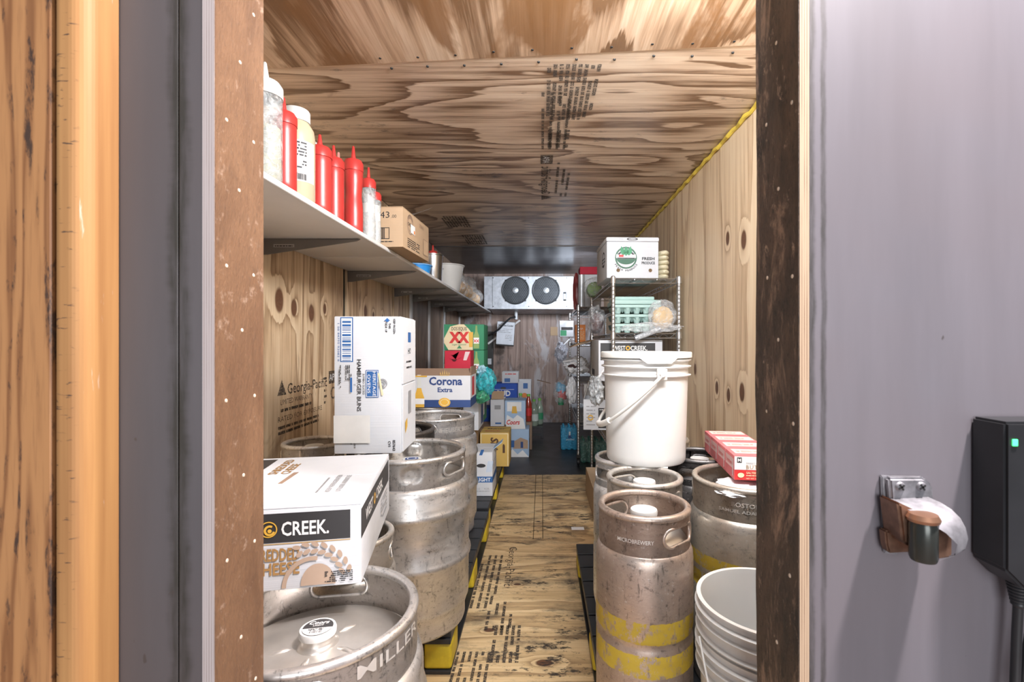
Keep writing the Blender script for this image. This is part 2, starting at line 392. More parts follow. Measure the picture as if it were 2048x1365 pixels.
# factory stamps on ceiling, left wall, floor
pr = Print(ce, planar((0, 0, ZC), (0, -1, 0), (1, 0, 0)))       # u towards the camera, v to the right; normal down
pr.fn = (lambda a, b, w_: Vector((b, -a, ZC-w_)))
pr.text(STAMP, 'Georgia-Pacific', -3.16, .0, .055, 'L', bold=.02, box_w=.50)
pr.poly(STAMP, [(-3.28, 0), (-3.18, 0), (-3.23, .07)], 'lettering')
pr.rect(STAMP, -2.62, -.005, -2.50, .06); pr.text(WHT, 'APA', -2.56, .008, .035)
pr.lines(STAMP, -3.2, .085, .6, 1, .02, .014, seed=2); pr.lines(STAMP, -3.2, .12, .5, 2, -.03, .014, seed=5)
pr.lines(STAMP, -2.42, .0, .55, 4, -.035, .012, seed=7)
pr.lines(STAMP, -2.10, .02, .42, 9, -.022, .014, seed=8); pr.lines(STAMP, -2.4, .03, .2, 3, -.04, .02, seed=12)
pr.lines(STAMP, -4.05, -.78, .35, 9, -.022, .014, seed=18); pr.lines(STAMP, -4.75, -.72, .4, 9, -.022, .014, seed=28)
pr.done()
pr = Print(wl, lambda a, b, w_: Vector((XL+w_, a, b)))
z0 = .885
pr.poly(STAMP, [(1.985, z0-.005), (2.055, z0-.005), (2.02, z0+.06)], 'lettering')
pr.text(STAMP, 'Georgia-Pacific', 2.065, z0-.004, .045, 'L', bold=.015, box_w=.38)
pr.rect(STAMP, 2.465, z0+.005, 2.57, z0+.07); pr.text(WHT, 'APA', 2.517, z0+.02, .035)
pr.text(STAMP, 'LIMITED WARRANTY', 2.01, z0-.045, .022, 'L', box_w=.28); pr.lines(STAMP, 2.01, z0-.075, .28, 1, .02, .013, seed=4)
pr.text(STAMP, 'RATED FOR EXPOSURE', 1.99, z0-.115, .022, 'L', box_w=.40); pr.lines(STAMP, 1.99, z0-.145, .36, 2, .022, .012, seed=6)
pr.disc(STAMP, 2.52, z0-.045, .032, hole=.7, nm='lettering'); pr.lines(STAMP, 2.41, z0+.03, .03, 5, .03, .012, seed=9)
pr.lines(STAMP, 2.585, z0+.07, .05, 7, .035, .015, seed=31)
pr.done()
pr = Print(fl, lambda a, b, w_: Vector((b, -a, w_)), .0005)
pr.lines(STAMP, -1.72, -.30, .40, 6, -.022, .010, seed=21); pr.lines(STAMP, -1.88, -.18, .22, 5, -.022, .012, seed=22)
pr.text(STAMP, 'Georgia-Pacific', -2.60, -.17, .04, 'L', box_w=.42); pr.lines(STAMP, -2.5, -.30, .5, 4, -.03, .012, seed=23); pr.lines(STAMP, -2.1, -.22, .25, 4, -.03, .012, seed=24)
pr.done()

# ---- front wall with the door opening
m_grey = None
def greypaint(name, c, lines=()):
    t = NT(name); P = t.co(); n = t.noise(t.map(P, (14, 14, 1.6)), 1, 5, .6); n2 = t.noise(P, 3.5, 3)
    col = t.mix(t.mr(n, .3, .7, 0, 1), tuple(x*.86 for x in c), tuple(x*1.1 for x in c))
    col = t.mix(t.mr(n2, .35, .65, 0, .5), col, (c[0]*1.02, c[1]*.93, c[2]*.88))
    xs = t.sep(P)[0]
    for (lx, wd, st) in lines:
        wob = t.math('MULTIPLY', t.math('SUBTRACT', t.noise(t.map(P, (1, 1, 9)), 1, 5, .7), .5), wd*2.2)
        d = t.math('MAXIMUM', 0, t.math('SUBTRACT', t.math('ABSOLUTE', t.math('SUBTRACT', t.math('ADD', xs, wob), lx)), wd*.3))
        f = t.math('MULTIPLY', t.mr(d, 0, wd, st, 0, True), t.mr(t.noise(t.map(P, (60, 60, 7)), 1, 5, .7), .3, .6, .25, 1))
        col = t.mix(f, col, (.03, .028, .024))
    spk = t.noise(t.map(P, (1, 1, .55)), 75, 2)
    col = t.mix(t.mr(spk, .74, .78, 0, .7), col, (.05, .04, .035))
    t.bump(n, .15, .002); return t.fin(col, .5)
m_gl = greypaint('grey_painted_board', (.082, .077, .084), [(-.455, .014, 1.0)])
m_gr = greypaint('grey_painted_wall', (.165, .158, .182), [(.350, .004, .8), (.334, .006, .9)])
def boardmat(name, a, b, spots, sp2, rough=.8, moldy=0):
    t = NT(name); P = t.co(); n = t.noise(t.map(P, (1, 1, .45)), 14, 7, .72, .5); f = t.noise(t.map(P, (1, 1, .35)), 210, 3, .7)
    col = t.mix(t.mr(n, .35, .65, 0, 1), a, b); col = t.mix(t.mr(f, .55, .68, 0, .7), col, spots)
    if moldy: 
        q = t.noise(t.map(P, (1, 1, .38), (2.2, 0, 1)), 11, 8, .78, .6); col = t.mix(t.mr(q, .53, .62, 0, .9), col, sp2)
        q2 = t.noise(t.map(P, (1, 1, .6), (5, 0, 1)), 40, 8, .8, .3); col = t.mix(t.mr(q2, .60, .67, 0, .7), col, (.42, .30, .22))
    else:
        q = t.noise(P, 26, 6, .75); col = t.mix(t.mr(q, .6, .7, 0, .5), col, sp2)
    t.bump(t.math('ADD', n, f), .5, .004); return t.fin(col, rough)
m_jl = boardmat('brown_hardboard', (.105, .052, .024), (.165, .088, .044), (.10, .055, .03), (.42, .32, .25))
m_jr = boardmat('mouldy_hardboard', (.022, .018, .016), (.10, .065, .045), (.01, .01, .01), (.28, .19, .135), .7, 1)
def edgemat(name, c1, c2):
    t = NT(name); P = t.co(); x = t.sep(P)[0]; b = t.math('SINE', t.math('MULTIPLY', x, 2000)); n = t.noise(t.map(P, (200, 1, 9)), 1, 4)
    return t.fin(t.mix(t.math('MULTIPLY', t.mr(b, .1, .9, 0, 1), t.mr(n, .35, .6, .2, 1)), c1, c2), .75)
m_el = edgemat('painted_plywood_edge', (.40, .36, .36), (.26, .22, .21)); m_er = edgemat('raw_plywood_edge', (.52, .38, .26), (.22, .13, .08))
wf = struct('wall_front', bx(-1.9, -.53, Y0, Y1, 0, 2.6), m_gl, 'grey painted plywood front wall of the cooler around the door opening')
obj('painted_board', bx(-.53, -.4565, Y0, Y1, 0, 2.0, .001), m_gl, wf)
obj('painted_board', bx(-.4550, -.4258, Y0, Y1, 0, 2.0, .001), m_gl, wf)
obj('wall_panel', bx(.3305, 1.9, .600, Y1, 0, 2.6), m_gr, wf)
obj('header', bx(-.53, .3305, Y0, Y1, 2.0, 2.6), m_gr, wf)
# jamb linings: edge strip + board face with nail heads
jl = struct('trim_1', bx(-.4255, JL-.0006, Y0-.0005, Y1, 0, 2.0), m_el, 'white-painted plywood edge of the left door jamb')
obj('jamb_board', bx(JL-.0012, JL, Y0+.0004, Y1, 0, 2.0), m_jl, jl)
jr = struct('trim_2', bx(JR+.0006, .3303, .5965, Y1, 0, 2.0), m_er, 'bare plywood edge of the right door jamb')
bm = B(); n = 90       # worn, wavy inner edge of the right lining
prev = None
for i in range(n+1):
    z = 2.0*i/n; wv = .0025*mn.noise(Vector((z*4.2, 3, 1)))+.0012*mn.noise(Vector((z*14, 7, 1)))
    row = [bm.verts.new((JR+.0006, .5967, z)), bm.verts.new((JR-.0008, .5967, z)), bm.verts.new((JR-.0008+wv*.3, .66, z)), bm.verts.new((JR-.001+wv, Y1+.001, z)), bm.verts.new((JR+.0006, Y1+.001, z))]
    if prev:
        for a in range(4): bm.faces.new((prev[a], prev[a+1], row[a+1], row[a]))
    prev = row
obj('jamb_board', bm, m_jr, jr)
NAIL = plain('nail_head', (.62, .52, .42), .5)
def nail(par, x, y, z, sgn):
    bm = B(); r = .0027; M = Matrix.Translation((x, y, z)) @ Matrix.Rotation(sgn*PI/2, 4, 'Y')
    lathe(bm, [(0, .0009), (r*.8, .0006), (r, 0), (r, -.001)], 10); bmesh.ops.transform(bm, matrix=M, verts=bm.verts[:]); obj('nail', bm, NAIL, par, smooth=True)
for (px, py) in ((507, 30), (480, 125), (453, 240), (507, 285), (478, 381), (453, 532), (507, 551), (484, 661), (452, 802), (509, 792), (487, 951), (509, 1083), (454, 1122), (482, 1275), (511, 1358), (478, -80), (500, 1450)):
    D = JL*F/(px-VX); nail(jl, JL+.0002, D, CH-(py-VY)*D/F, 1)
for (px, py) in ((1554, 86), (1585, 205), (1534, 250), (1558, 378), (1536, 556), (1586, 553), (1558, 680), (1535, 823), (1588, 848), (1581, 1152), (1555, 1285)):
    D = JR*F/(px-VX); nail(jr, JR-.0010, D, CH-(py-VY)*D/F, -1)
# orange varnished boards left of the opening
def oak(name, dark=.8):
    t = NT(name); P = t.co(); a = t.noise(t.map(P, (16, 16, 1.1), (1, 1, 0)), 1, 3, .5, .4)
    b = t.mr(t.math('SINE', t.math('MULTIPLY', a, 44)), -1, 1, 0, 1); f = t.noise(t.map(P, (260, 260, 14)), 1, 3, .6)
    col = t.mix(t.math('POWER', b, 2.5), (.40, .20, .08), (.22, .095, .035)); col = t.mix(t.mr(f, .5, .75, 0, .35), col, (.16, .07, .03))
    k = t.noise(t.map(P, (70, 70, 20), (4, 4, 4)), 1, 5, .7); msk = t.math('MULTIPLY', t.mr(k, .52, .62, 0, 1), t.mr(b, .45, .85, 0, dark))
    return t.fin(t.mix(msk, col, (.035, .022, .018)), .42)
m_oak = oak('oak_board', .9)
def pine():
    t = NT('varnished_trim'); P = t.co(); n = t.noise(t.map(P, (60, 60, 2)), 1, 4); col = t.mix(t.mr(n, .3, .7, 0, 1), (.44, .235, .085), (.33, .16, .055))
    k = t.noise(t.map(P, (45, 45, 190)), 1, 3, .6, .5); x = t.sep(P)[0]
    m = t.math('MULTIPLY', t.mr(k, .62, .68, 0, .9), t.mr(x, -.545, -.537, 1, 0)); col = t.mix(m, col, (.06, .035, .025))
    wmk = t.noise(t.map(P, (120, 120, 10), (3, 1, 7)), 1, 5, .6); return t.fin(t.mix(t.mr(wmk, .68, .73, 0, .6), col, (.7, .62, .55)), .6)
t3 = struct('trim_3', bx(-.80, -.569, .562, Y0-.0008, 0, 2.5, .003), m_oak, 'orange varnished oak board with dark streaky grain at the far left')
bm = B(); pts = [(-.5675, .5995)]; pts += [(-.5675, .575)]
for i in range(9): a = PI+ (PI/2)*i/8; pts.append((-.5575+.010*math.cos(a), .570+.010*math.sin(a)))
for i in range(9): a = -PI/2+(PI/2)*i/8; pts.append((-.548+.018*math.cos(a), .578+.018*math.sin(a)))
pts += [(-.530, .6062), (-.5675, .6062)]
prism(bm, pts[1:], 0, 2.5, 'xy')
struct('trim_4', bm, pine(), 'orange varnished rounded moulding beside the oak board, dented along its edge')

# ---- yellow foam bead in the right ceiling corner
bm = B(); P_ = [(XR-.008-.003*math.sin(i*1.7), 1.2+i*.045, ZC-.010+.003*math.cos(i*2.3)) for i in range(124)]
tube(bm, P_, [.008+.003*abs(math.sin(i*.9)) for i in range(124)], 8)
struct('trim_5', bm, plain('yellow_foam', (.75, .56, .08), .55), 'yellow foam bead along the right ceiling corner')
# white shelf standards on the left wall
for i, y in enumerate((3.99, 4.64, 5.35, 6.35)):
    bm = bx(XL, XL+.016, y-.022, y+.022, .1, 1.50, .002)
    struct('trim_%d' % (6+i), bm, plain('white_metal_strip', (.62, .63, .66), .45), 'white vertical shelf standard on the left wall, %s from the door' % ('nearest', 'second', 'third', 'farthest')[i])

# ================================================================== LEFT WALL SHELVES
SX = -.677; SZ = 1.502; ST = .018
MEL = plain('white_melamine', (.74, .73, .72), .35, 0, .03)
def shelf(y0, y1, mat, label, brs, n):
    t = thing('wall_shelf', label, 'shelf', (SX-.2, (y0+y1)/2, SZ), group='shelves along the left wall')
    bm = B(); L = (y1-y0)/2; box(bm, -.208, .2, -L, L, 0, ST, .006, seg=3); obj('shelf_board', bm, mat, t, True)
    for yb in brs:
        y = yb-(y0+y1)/2; bm = B()
        o_ = [(-.205, -.003), (-.205, -.062), (-.185, -.062), (.165, -.010), (.178, -.004), (.178, -.0015)]
        prism(bm, o_, y-.003, y+.003, 'xz'); box(bm, -.205, .17, y-.003, y+.012, -.003, -.0005)
        br = obj('bracket', bm, plain('bracket_grey', (.20, .185, .175), .45, .2), t)
        p2 = Print(br, lambda a, b, w_, y=y: Vector((a, y-.003-w_, b)))
        p2.rect(plain('bracket_label', (.42, .40, .38), .6), -.155, -.034, -.075, -.022, 'label'); p2.lines(INK, -.15, -.031, .07, 1, .006, .004, seed=int(yb*10)); p2.done()
    return t
shelf(.76, 2.265, MEL, 'nearest white wall shelf, sauce bottles standing on it', [1.865], 0)
shelf(2.275, 4.30, MEL, 'second white wall shelf, steel pot and white tub standing on it', [2.70, 3.56, 4.05], 1)
shelf(4.31, 6.45, plain('grey_shelf', (.34, .34, .34), .4), 'farthest grey wall shelf in the corner, bread bags lying on it', [4.68, 5.35, 6.30], 2)
TOPZ = SZ+ST
SQRED = plain('red_squeeze_plastic', (.44, .035, .03), .33); MILK = plain('milky_plastic', (.52, .52, .50), .35); 
def squeeze(x, y, h, r, mat, capm, label, shaped=0, z=TOPZ, content=None, tip=None):
    t = thing('squeeze_bottle', label, 'bottle', (x, y, z+.0005), group='squeeze bottles on the wall shelf')
    cap = h*.13; tiph = h*.15; bh = h-cap-tiph; bm = B()
    pf = [(0, 0), (r*.9, 0), (r, .006)]
    for i in range(1, 12):
        q = i/12; k = 1-(.14*math.exp(-((q-.62)/.16)**2) if shaped else 0); pf.append((r*k, .006+(bh-.016)*q))
    pf += [(r, bh-.010), (r*.93, bh), (0, bh)]
    lathe(bm, pf, 28); obj('bottle_body', bm, mat, t, True)
    if content:
        bm = B(); lathe(bm, [(0, .003), (r*.86, .003), (r*.93, .012), (r*.9, bh*content[1]), (0, bh*content[1])], 20); obj('sauce', bm, content[0], t, True)
    bm = B(); lathe(bm, [(r*.94, bh-.006), (r*1.04, bh-.006), (r*1.04, bh+cap*.55), (r*.85, bh+cap*.85), (r*.35, bh+cap), (0, bh+cap)], 28); obj('cap', bm, capm, t, True)
    bm = B(); lathe(bm, [(r*.3, bh+cap-.003), (r*.22, bh+cap+tiph*.3), (.0045, bh+cap+tiph*.95), (.003, h), (0, h)], 14); obj('nozzle', bm, tip or capm, t, True)
    return t
squeeze(-.722, 1.262, .312, .0415, CLEARPL, MILK, 'large clear squeeze bottle of pale dressing with white cap, nearest the doorway', content=(plain('pale_dressing', (.44, .43, .31), .5), .62))
squeeze(-.718, 1.345, .262, .034, SQRED, SQRED, 'red squeeze bottle between the clear dressing bottle and the labelled jar')
# jar of mayonnaise
t = thing('condiment_jar', 'big screw-top jar with white lid and white and yellow label', 'jar', (-.733, 1.445, TOPZ+.0005))
bm = B(); r = .052; lathe(bm, [(0, 0), (r*.93, 0), (r, .008), (r, .19), (r*.93, .215), (r*.66, .238), (r*.64, .25), (0, .25)], 36); obj('jar_body', bm, plain('pale_jar', (.46, .38, .26), .3), t, True)
bm = B(); lathe(bm, [(r*.66, .236), (r*.74, .236), (r*.74, .268), (r*.68, .273), (0, .273)], 36)
obj('lid', bm, MILK, t, True)
p = Print(t, cyl(r+.0004, 0, -PI/2-.9)); 
p.rect(plain('jar_label_white', (.52, .52, .51), .5), 0, .05, .13, .17, 'label', 16); p.rect(AMBER, .0, .05, .045, .078, 'label_band', 6); p.rect(CREAM, 0, .13, .045, .17, 'label_band', 6)
p.lines(INK, .055, .16, .045, 11, .009, .0045, seed=3, nm='small_print'); p.barcode(INK, .07, .054, .10, .072); p.disc(NAVY, .033, .092, .007); p.done()
squeeze(-.80, 1.66, .318, .037, MILK, MILK, 'white squeeze bottle behind the first red ketchup bottle')
squeeze(-.720, 1.570, .256, .0365, SQRED, SQRED, 'straight red squeeze bottle right of the labelled jar, front edge of shelf')
squeeze(-.746, 1.735, .288, .0355, SQRED, SQRED, 'second straight red squeeze bottle, half hidden behind the one nearer the door')
squeeze(-.800, 1.905, .33, .034, MILK, plain('pink_cap', (.62, .25, .22), .4), 'white squeeze bottle with pink cap between two red bottles')
squeeze(-.718, 1.845, .330, .0355, SQRED, SQRED, 'waisted red squeeze bottle, the farthest red one from the door', shaped=1)
SAU = plain('white_sauce', (.6, .59, .57), .4)
squeeze(-.710, 1.985, .300, .0285, CLEARPL, SQRED, 'waisted clear squeeze bottle of white sauce with red nozzle, before the brown carton', shaped=1, content=(SAU, .8))
squeeze(-.708, 2.048, .258, .0275, CLEARPL, SQRED, 'shorter clear squeeze bottle with red cap touching the brown carton', shaped=1, content=(SAU, .85))

# ------------------------------------------------------------------ cartons
def carton(name, label, cat, x0, x1, y, d, z0, z1, mat, rz=0, group=None, top='flaps', gap=.003, piv=None, inner=None):
    """x0..x1 front face at depth y (before rotation about its front-right bottom corner)"""
    wd, h = x1-x0, z1-z0
    M = Matrix.Rotation(rz, 3, 'Z'); c = Vector((x1, y, 0)) if piv != 'L' else Vector((x0, y, 0))
    off = M @ Vector((-wd/2 if piv != 'L' else wd/2, d/2, 0)); loc = c+off
    t = thing(name, label, cat, (loc.x, loc.y, z0+.0005), rz, group); t['dims'] = (wd, d, h)
    th = .004
    if top == 'flaps':
        obj('carton_body', bx(-wd/2, wd/2, -d/2, d/2, 0, h-th, .003), mat, t, True)
        obj('flap', bx(-wd/2+.001, wd/2-.001, -d/2+.001, -gap/2, h-th, h, .001, seg=1), mat, t)
        obj('flap', bx(-wd/2+.001, wd/2-.001, gap/2, d/2-.001, h-th, h, .001, seg=1), mat, t)
    elif top == 'open':
        bm = B()
        for a in ((-wd/2, wd/2, -d/2, -d/2+th), (-wd/2, wd/2, d/2-th, d/2), (-wd/2, -wd/2+th, -d/2+th, d/2-th), (wd/2-th, wd/2, -d/2+th, d/2-th)):
            box(bm, *a, 0, h, .0008, seg=1)
        box(bm, -wd/2+th, wd/2-th, -d/2+th, d/2-th, 0, th)
        obj('carton_body', bm, mat, t)
    else:
        obj('carton_body', bx(-wd/2, wd/2, -d/2, d/2, 0, h, .004), mat, t, True)
    t_w, t_d, t_h = wd/2, d/2, h
    t_faces = {'front': lambda a, b, w_: Vector((-t_w+a, -t_d-w_, b)), 'right': lambda a, b, w_: Vector((t_w+w_, -t_d+a, b)),
               'left': lambda a, b, w_: Vector((-t_w-w_, t_d-a, b)), 'top': lambda a, b, w_: Vector((-t_w+a, -t_d+b, t_h+w_))}
    del t['dims']
    return t, {k: (lambda f=f: Print(t, f))() for k, f in t_faces.items()}, (wd, d, h)
def X(px, D): return (px-VX)*D/F
def Z(py, D): return CH-(py-VY)*D/F
RZ = .705; PH = .115; LPH = .14; LRZ = .73            # keg rim height on a pallet, pallet height

# brown carton on the shelf
t, f, (w_, d_, h_) = carton('cardboard_carton', 'brown cardboard carton overhanging the white wall shelf beyond the bottles', 'box', -.83, -.607, 2.118, .40, TOPZ, TOPZ+.178, KRAFT, rz=-.05)
p = f['front']; p.text(INK, '70443', w_-.115, h_-.05, .028, 'C', box_w=.11); p.text(INK, '.00', w_-.052, h_-.05, .014, 'L'); 
p.rect(INK, .075, .035, w_-.06, .038); p.rect(INK, .075, .083, w_-.06, .086); p.rect(INK, w_-.063, .035, w_-.06, .086); p.barcode(INK, .08, .038, w_-.078, .083); p.lines(INK, .11, .022, .07, 1, .008, .004); p.done()
p = f['right']; p.disc(BRCARD, .10, .12, .046, hole=.88); p.disc(BRCARD, .10, .12, .034, hole=.8); p.disc(BRCARD, .10, .12, .046, a0=.6, a1=2.6, hole=.7)
p.text(INK, 'CHEESE', .10, .112, .015, bold=.02); p.lines(INK, .06, .05, .18, 5, .009, .004, seed=4); p.text(BRCARD, '70443', .27, .14, .02); p.rect(BRCARD, .30, .02, .38, .10, 'stamp_box'); p.rect(KRAFT, .304, .024, .376, .096, 'stamp_box_inner'); p.lines(INK, .308, .085, .06, 6, .011, .005, seed=6)
p.rect(WHT, .10, .085, .165, .125, 'sticker'); p.rect(ORCARD, .145, .088, .162, .104, 'sticker_spot'); p.done()
bm = B(); prev = None
for i in range(9):
    q = i/8; a = bm.verts.new((.06+q*.12, -.03+.02*q, h_+.012+.03*q*q)); b = bm.verts.new((.06+q*.12, .01+.02*q, h_+.004+.055*q)); 
    if prev: bm.faces.new((prev[0], a, b, prev[1]))
    prev = (a, b)
bmesh.ops.solidify(bm, geom=bm.faces[:], thickness=.0008); obj('loose_label', bm, plain('pale_label', (.6, .62, .66), .5), t)

# steel pot with bottle, white tub, blue lid, bread bags
t = thing('steel_pot', 'tall stainless steel container on the wall shelf, a red-capped bottle standing in it', 'pot', (-.752, 3.34, TOPZ+.0005))
bm = B(); r = .070; lathe(bm, [(0, 0), (r*.86, 0), (r*.9, .006), (r, .178), (r*1.06, .182), (r*1.06, .187), (r*.98, .184), (r*.96, .178), (r*.86, .01), (0, .008)], 40); obj('pot_body', bm, STEEL, t, True)
squeeze(-.750, 3.34, .245, .03, CLEARPL, SQRED, 'red-capped squeeze bottle standing inside the steel pot', z=TOPZ+.009)
squeeze(-.79, 3.62, .26, .033, CLEARPL, MILK, 'clear squeeze bottle with pale nozzle behind the steel pot')
t = thing('blue_lid', 'bright blue plastic tub under the overhanging end of the brown carton', 'tub', (-.775, 3.02, TOPZ+.0005))
bm = B(); lathe(bm, [(0, 0), (.072, 0), (.085, .055), (.09, .055), (.09, .062), (0, .062)], 30); obj('tub_body', bm, plain('bright_blue', (.03, .28, .72), .35), t, True)
bm = B(); lathe(bm, [(.0, .064), (.092, .064), (.094, .058), (.0905, .058)], 30); obj('lid', bm, plain('light_blue', (.2, .45, .8), .35), t, True)
t = thing('white_tub', 'white tapered plastic tub with handle slots at the far end of the white shelf', 'tub', (-.765, 3.95, TOPZ+.0005))
bm = B(); pf = [(0, 0), (.088, 0), (.095, .008), (.128, .20), (.136, .204), (.136, .210), (.126, .208), (.090, .014), (0, .012)]; lathe(bm, pf, 40); obj('tub_body', bm, PLW, t, True)
p = Print(t, lambda a, b, w_: Vector((( .122+.0+w_)*math.cos(-1.9+a/.122), (.122+w_)*math.sin(-1.9+a/.122), .165+b)) , .004)
p.disc(plain('slot_shadow_grey', (.38, .38, .38), .7), .0, 0, .034, r2=.010, nm='handle_slot'); p.done()
BREAD = plain('bread', (.62, .38, .17), .8, 0, .3, 30)
def bagged(name, label, cat, loc, sc, seed, inner, nin=3, group=None, filmm=FILM, sub=4):
    t = thing(name, label, cat, loc, group=group); k = sc[2]*.9
    bm = blob(1, sub, .25, 2.0, sc, seed, -k, .13); bmesh.ops.translate(bm, verts=bm.verts[:], vec=(0, 0, k+.004))
    obj('plastic_bag', bm, filmm, t, True)
    for i in range(nin):
        q = (i+.5)/nin-.5; bm = blob(1, 2, .12, 2, (sc[0]*.74, sc[1]*.72/nin*1.5, sc[2]*.74), seed+i); bmesh.ops.translate(bm, verts=bm.verts[:], vec=(0, q*sc[1]*1.2, k*.85)); obj('contents', bm, inner, t, True)
    return t
bagged('bread_bag', 'clear bag of buns beside the white tub, nearest of the shelf bags', 'bag', (-.80, 4.42, TOPZ), (.13, .17, .11), 3, BREAD, 3, 'bread bags on the far wall shelf')
bagged('bread_bag', 'clear bag of tan rolls on the far shelf, middle of its three bags', 'bag', (-.80, 4.86, TOPZ), (.14, .19, .13), 8, BREAD, 4, 'bread bags on the far wall shelf')
bagged('bread_bag', 'crumpled clear bread bag at the far end of the wall shelf', 'bag', (-.79, 5.40, TOPZ), (.13, .24, .10), 12, BREAD, 4, 'bread bags on the far wall shelf')

# ================================================================== PALLETS
YEL = plain('yellow_plastic_block', (.55, .40, .02), .5, 0, .18, 20)
def pallet(x0, x1, y0, y1, blocks, label, PH=PH):
    t = thing('plastic_pallet', label, 'pallet', ((x0+x1)/2, (y0+y1)/2, .0005)); wx = (x1-x0)/2; wy = (y1-y0)/2; c = (x0+x1)/2; cy = (y0+y1)/2
    n = max(4, int((y1-y0)/.125)); st = 2*wy/n
    for i in range(n): obj('deck_board', bx(-wx, wx, -wy+i*st+.007, -wy+(i+1)*st-.007, PH-.022, PH-.0005, .003), BLK, t)
    for xx in (-wx+.045, 0, wx-.045):
        obj('stringer', bx(xx-.044, xx+.044, -wy, wy, PH-.040, PH-.0225, .002), BLK, t)
        obj('bottom_rail', bx(xx-.044, xx+.044, -wy, wy, 0, .012, .002), BLK, t)
        for yb in blocks:
            obj('block', bx(xx-.046, xx+.046, yb-cy-.065, yb-cy+.065, .0125, PH-.0405, .012, seg=3), YEL, t, True)
    return t
pallet(-1.04, -.30, 1.60, 2.76, (1.67, 2.20, 2.69), 'black plastic pallet with yellow blocks under the left kegs', PH=LPH)
pallet(-1.04, -.31, 2.80, 4.02, (2.88, 3.40, 3.94), 'black plastic pallet with yellow blocks under the stacked beer cases', PH=LPH)
pallet(.17, .85, 1.00, 2.375, (1.08, 1.66, 2.29), 'black plastic pallet with yellow blocks under the right kegs')

# ================================================================== KEGS
K1 = keg_mat('keg_steel', (.74, .72, .70), (.34, .28, .24), .45, .30)
K1b = keg_mat('keg_steel_grey', (.80, .80, .81), (.45, .42, .40), .35, .28)
K2 = keg_mat('keg_steel_brown', (.58, .49, .43), (.27, .17, .125), .65, .36, bands=[(.303, .352), (.228, .278)])
K3 = keg_mat('keg_steel_plain', (.72, .69, .65), (.34, .27, .22), .45, .34)
KD = keg_mat('keg_steel_dark', (.22, .21, .21), (.08, .07, .06), .6, .36)
KHEAD = plain('keg_head_steel', (.70, .67, .63), .38, .85, .12, 12)
def stadium(hw, hh, n=10):
    P_ = []
    for i in range(n+1): a = -PI/2+PI*i/n; P_.append((hw-hh+hh*math.cos(a), hh*math.sin(a)))
    for i in range(n+1): a = PI/2+PI*i/n; P_.append((-hw+hh+hh*math.cos(a), hh*math.sin(a)))
    return P_
_kc = {}
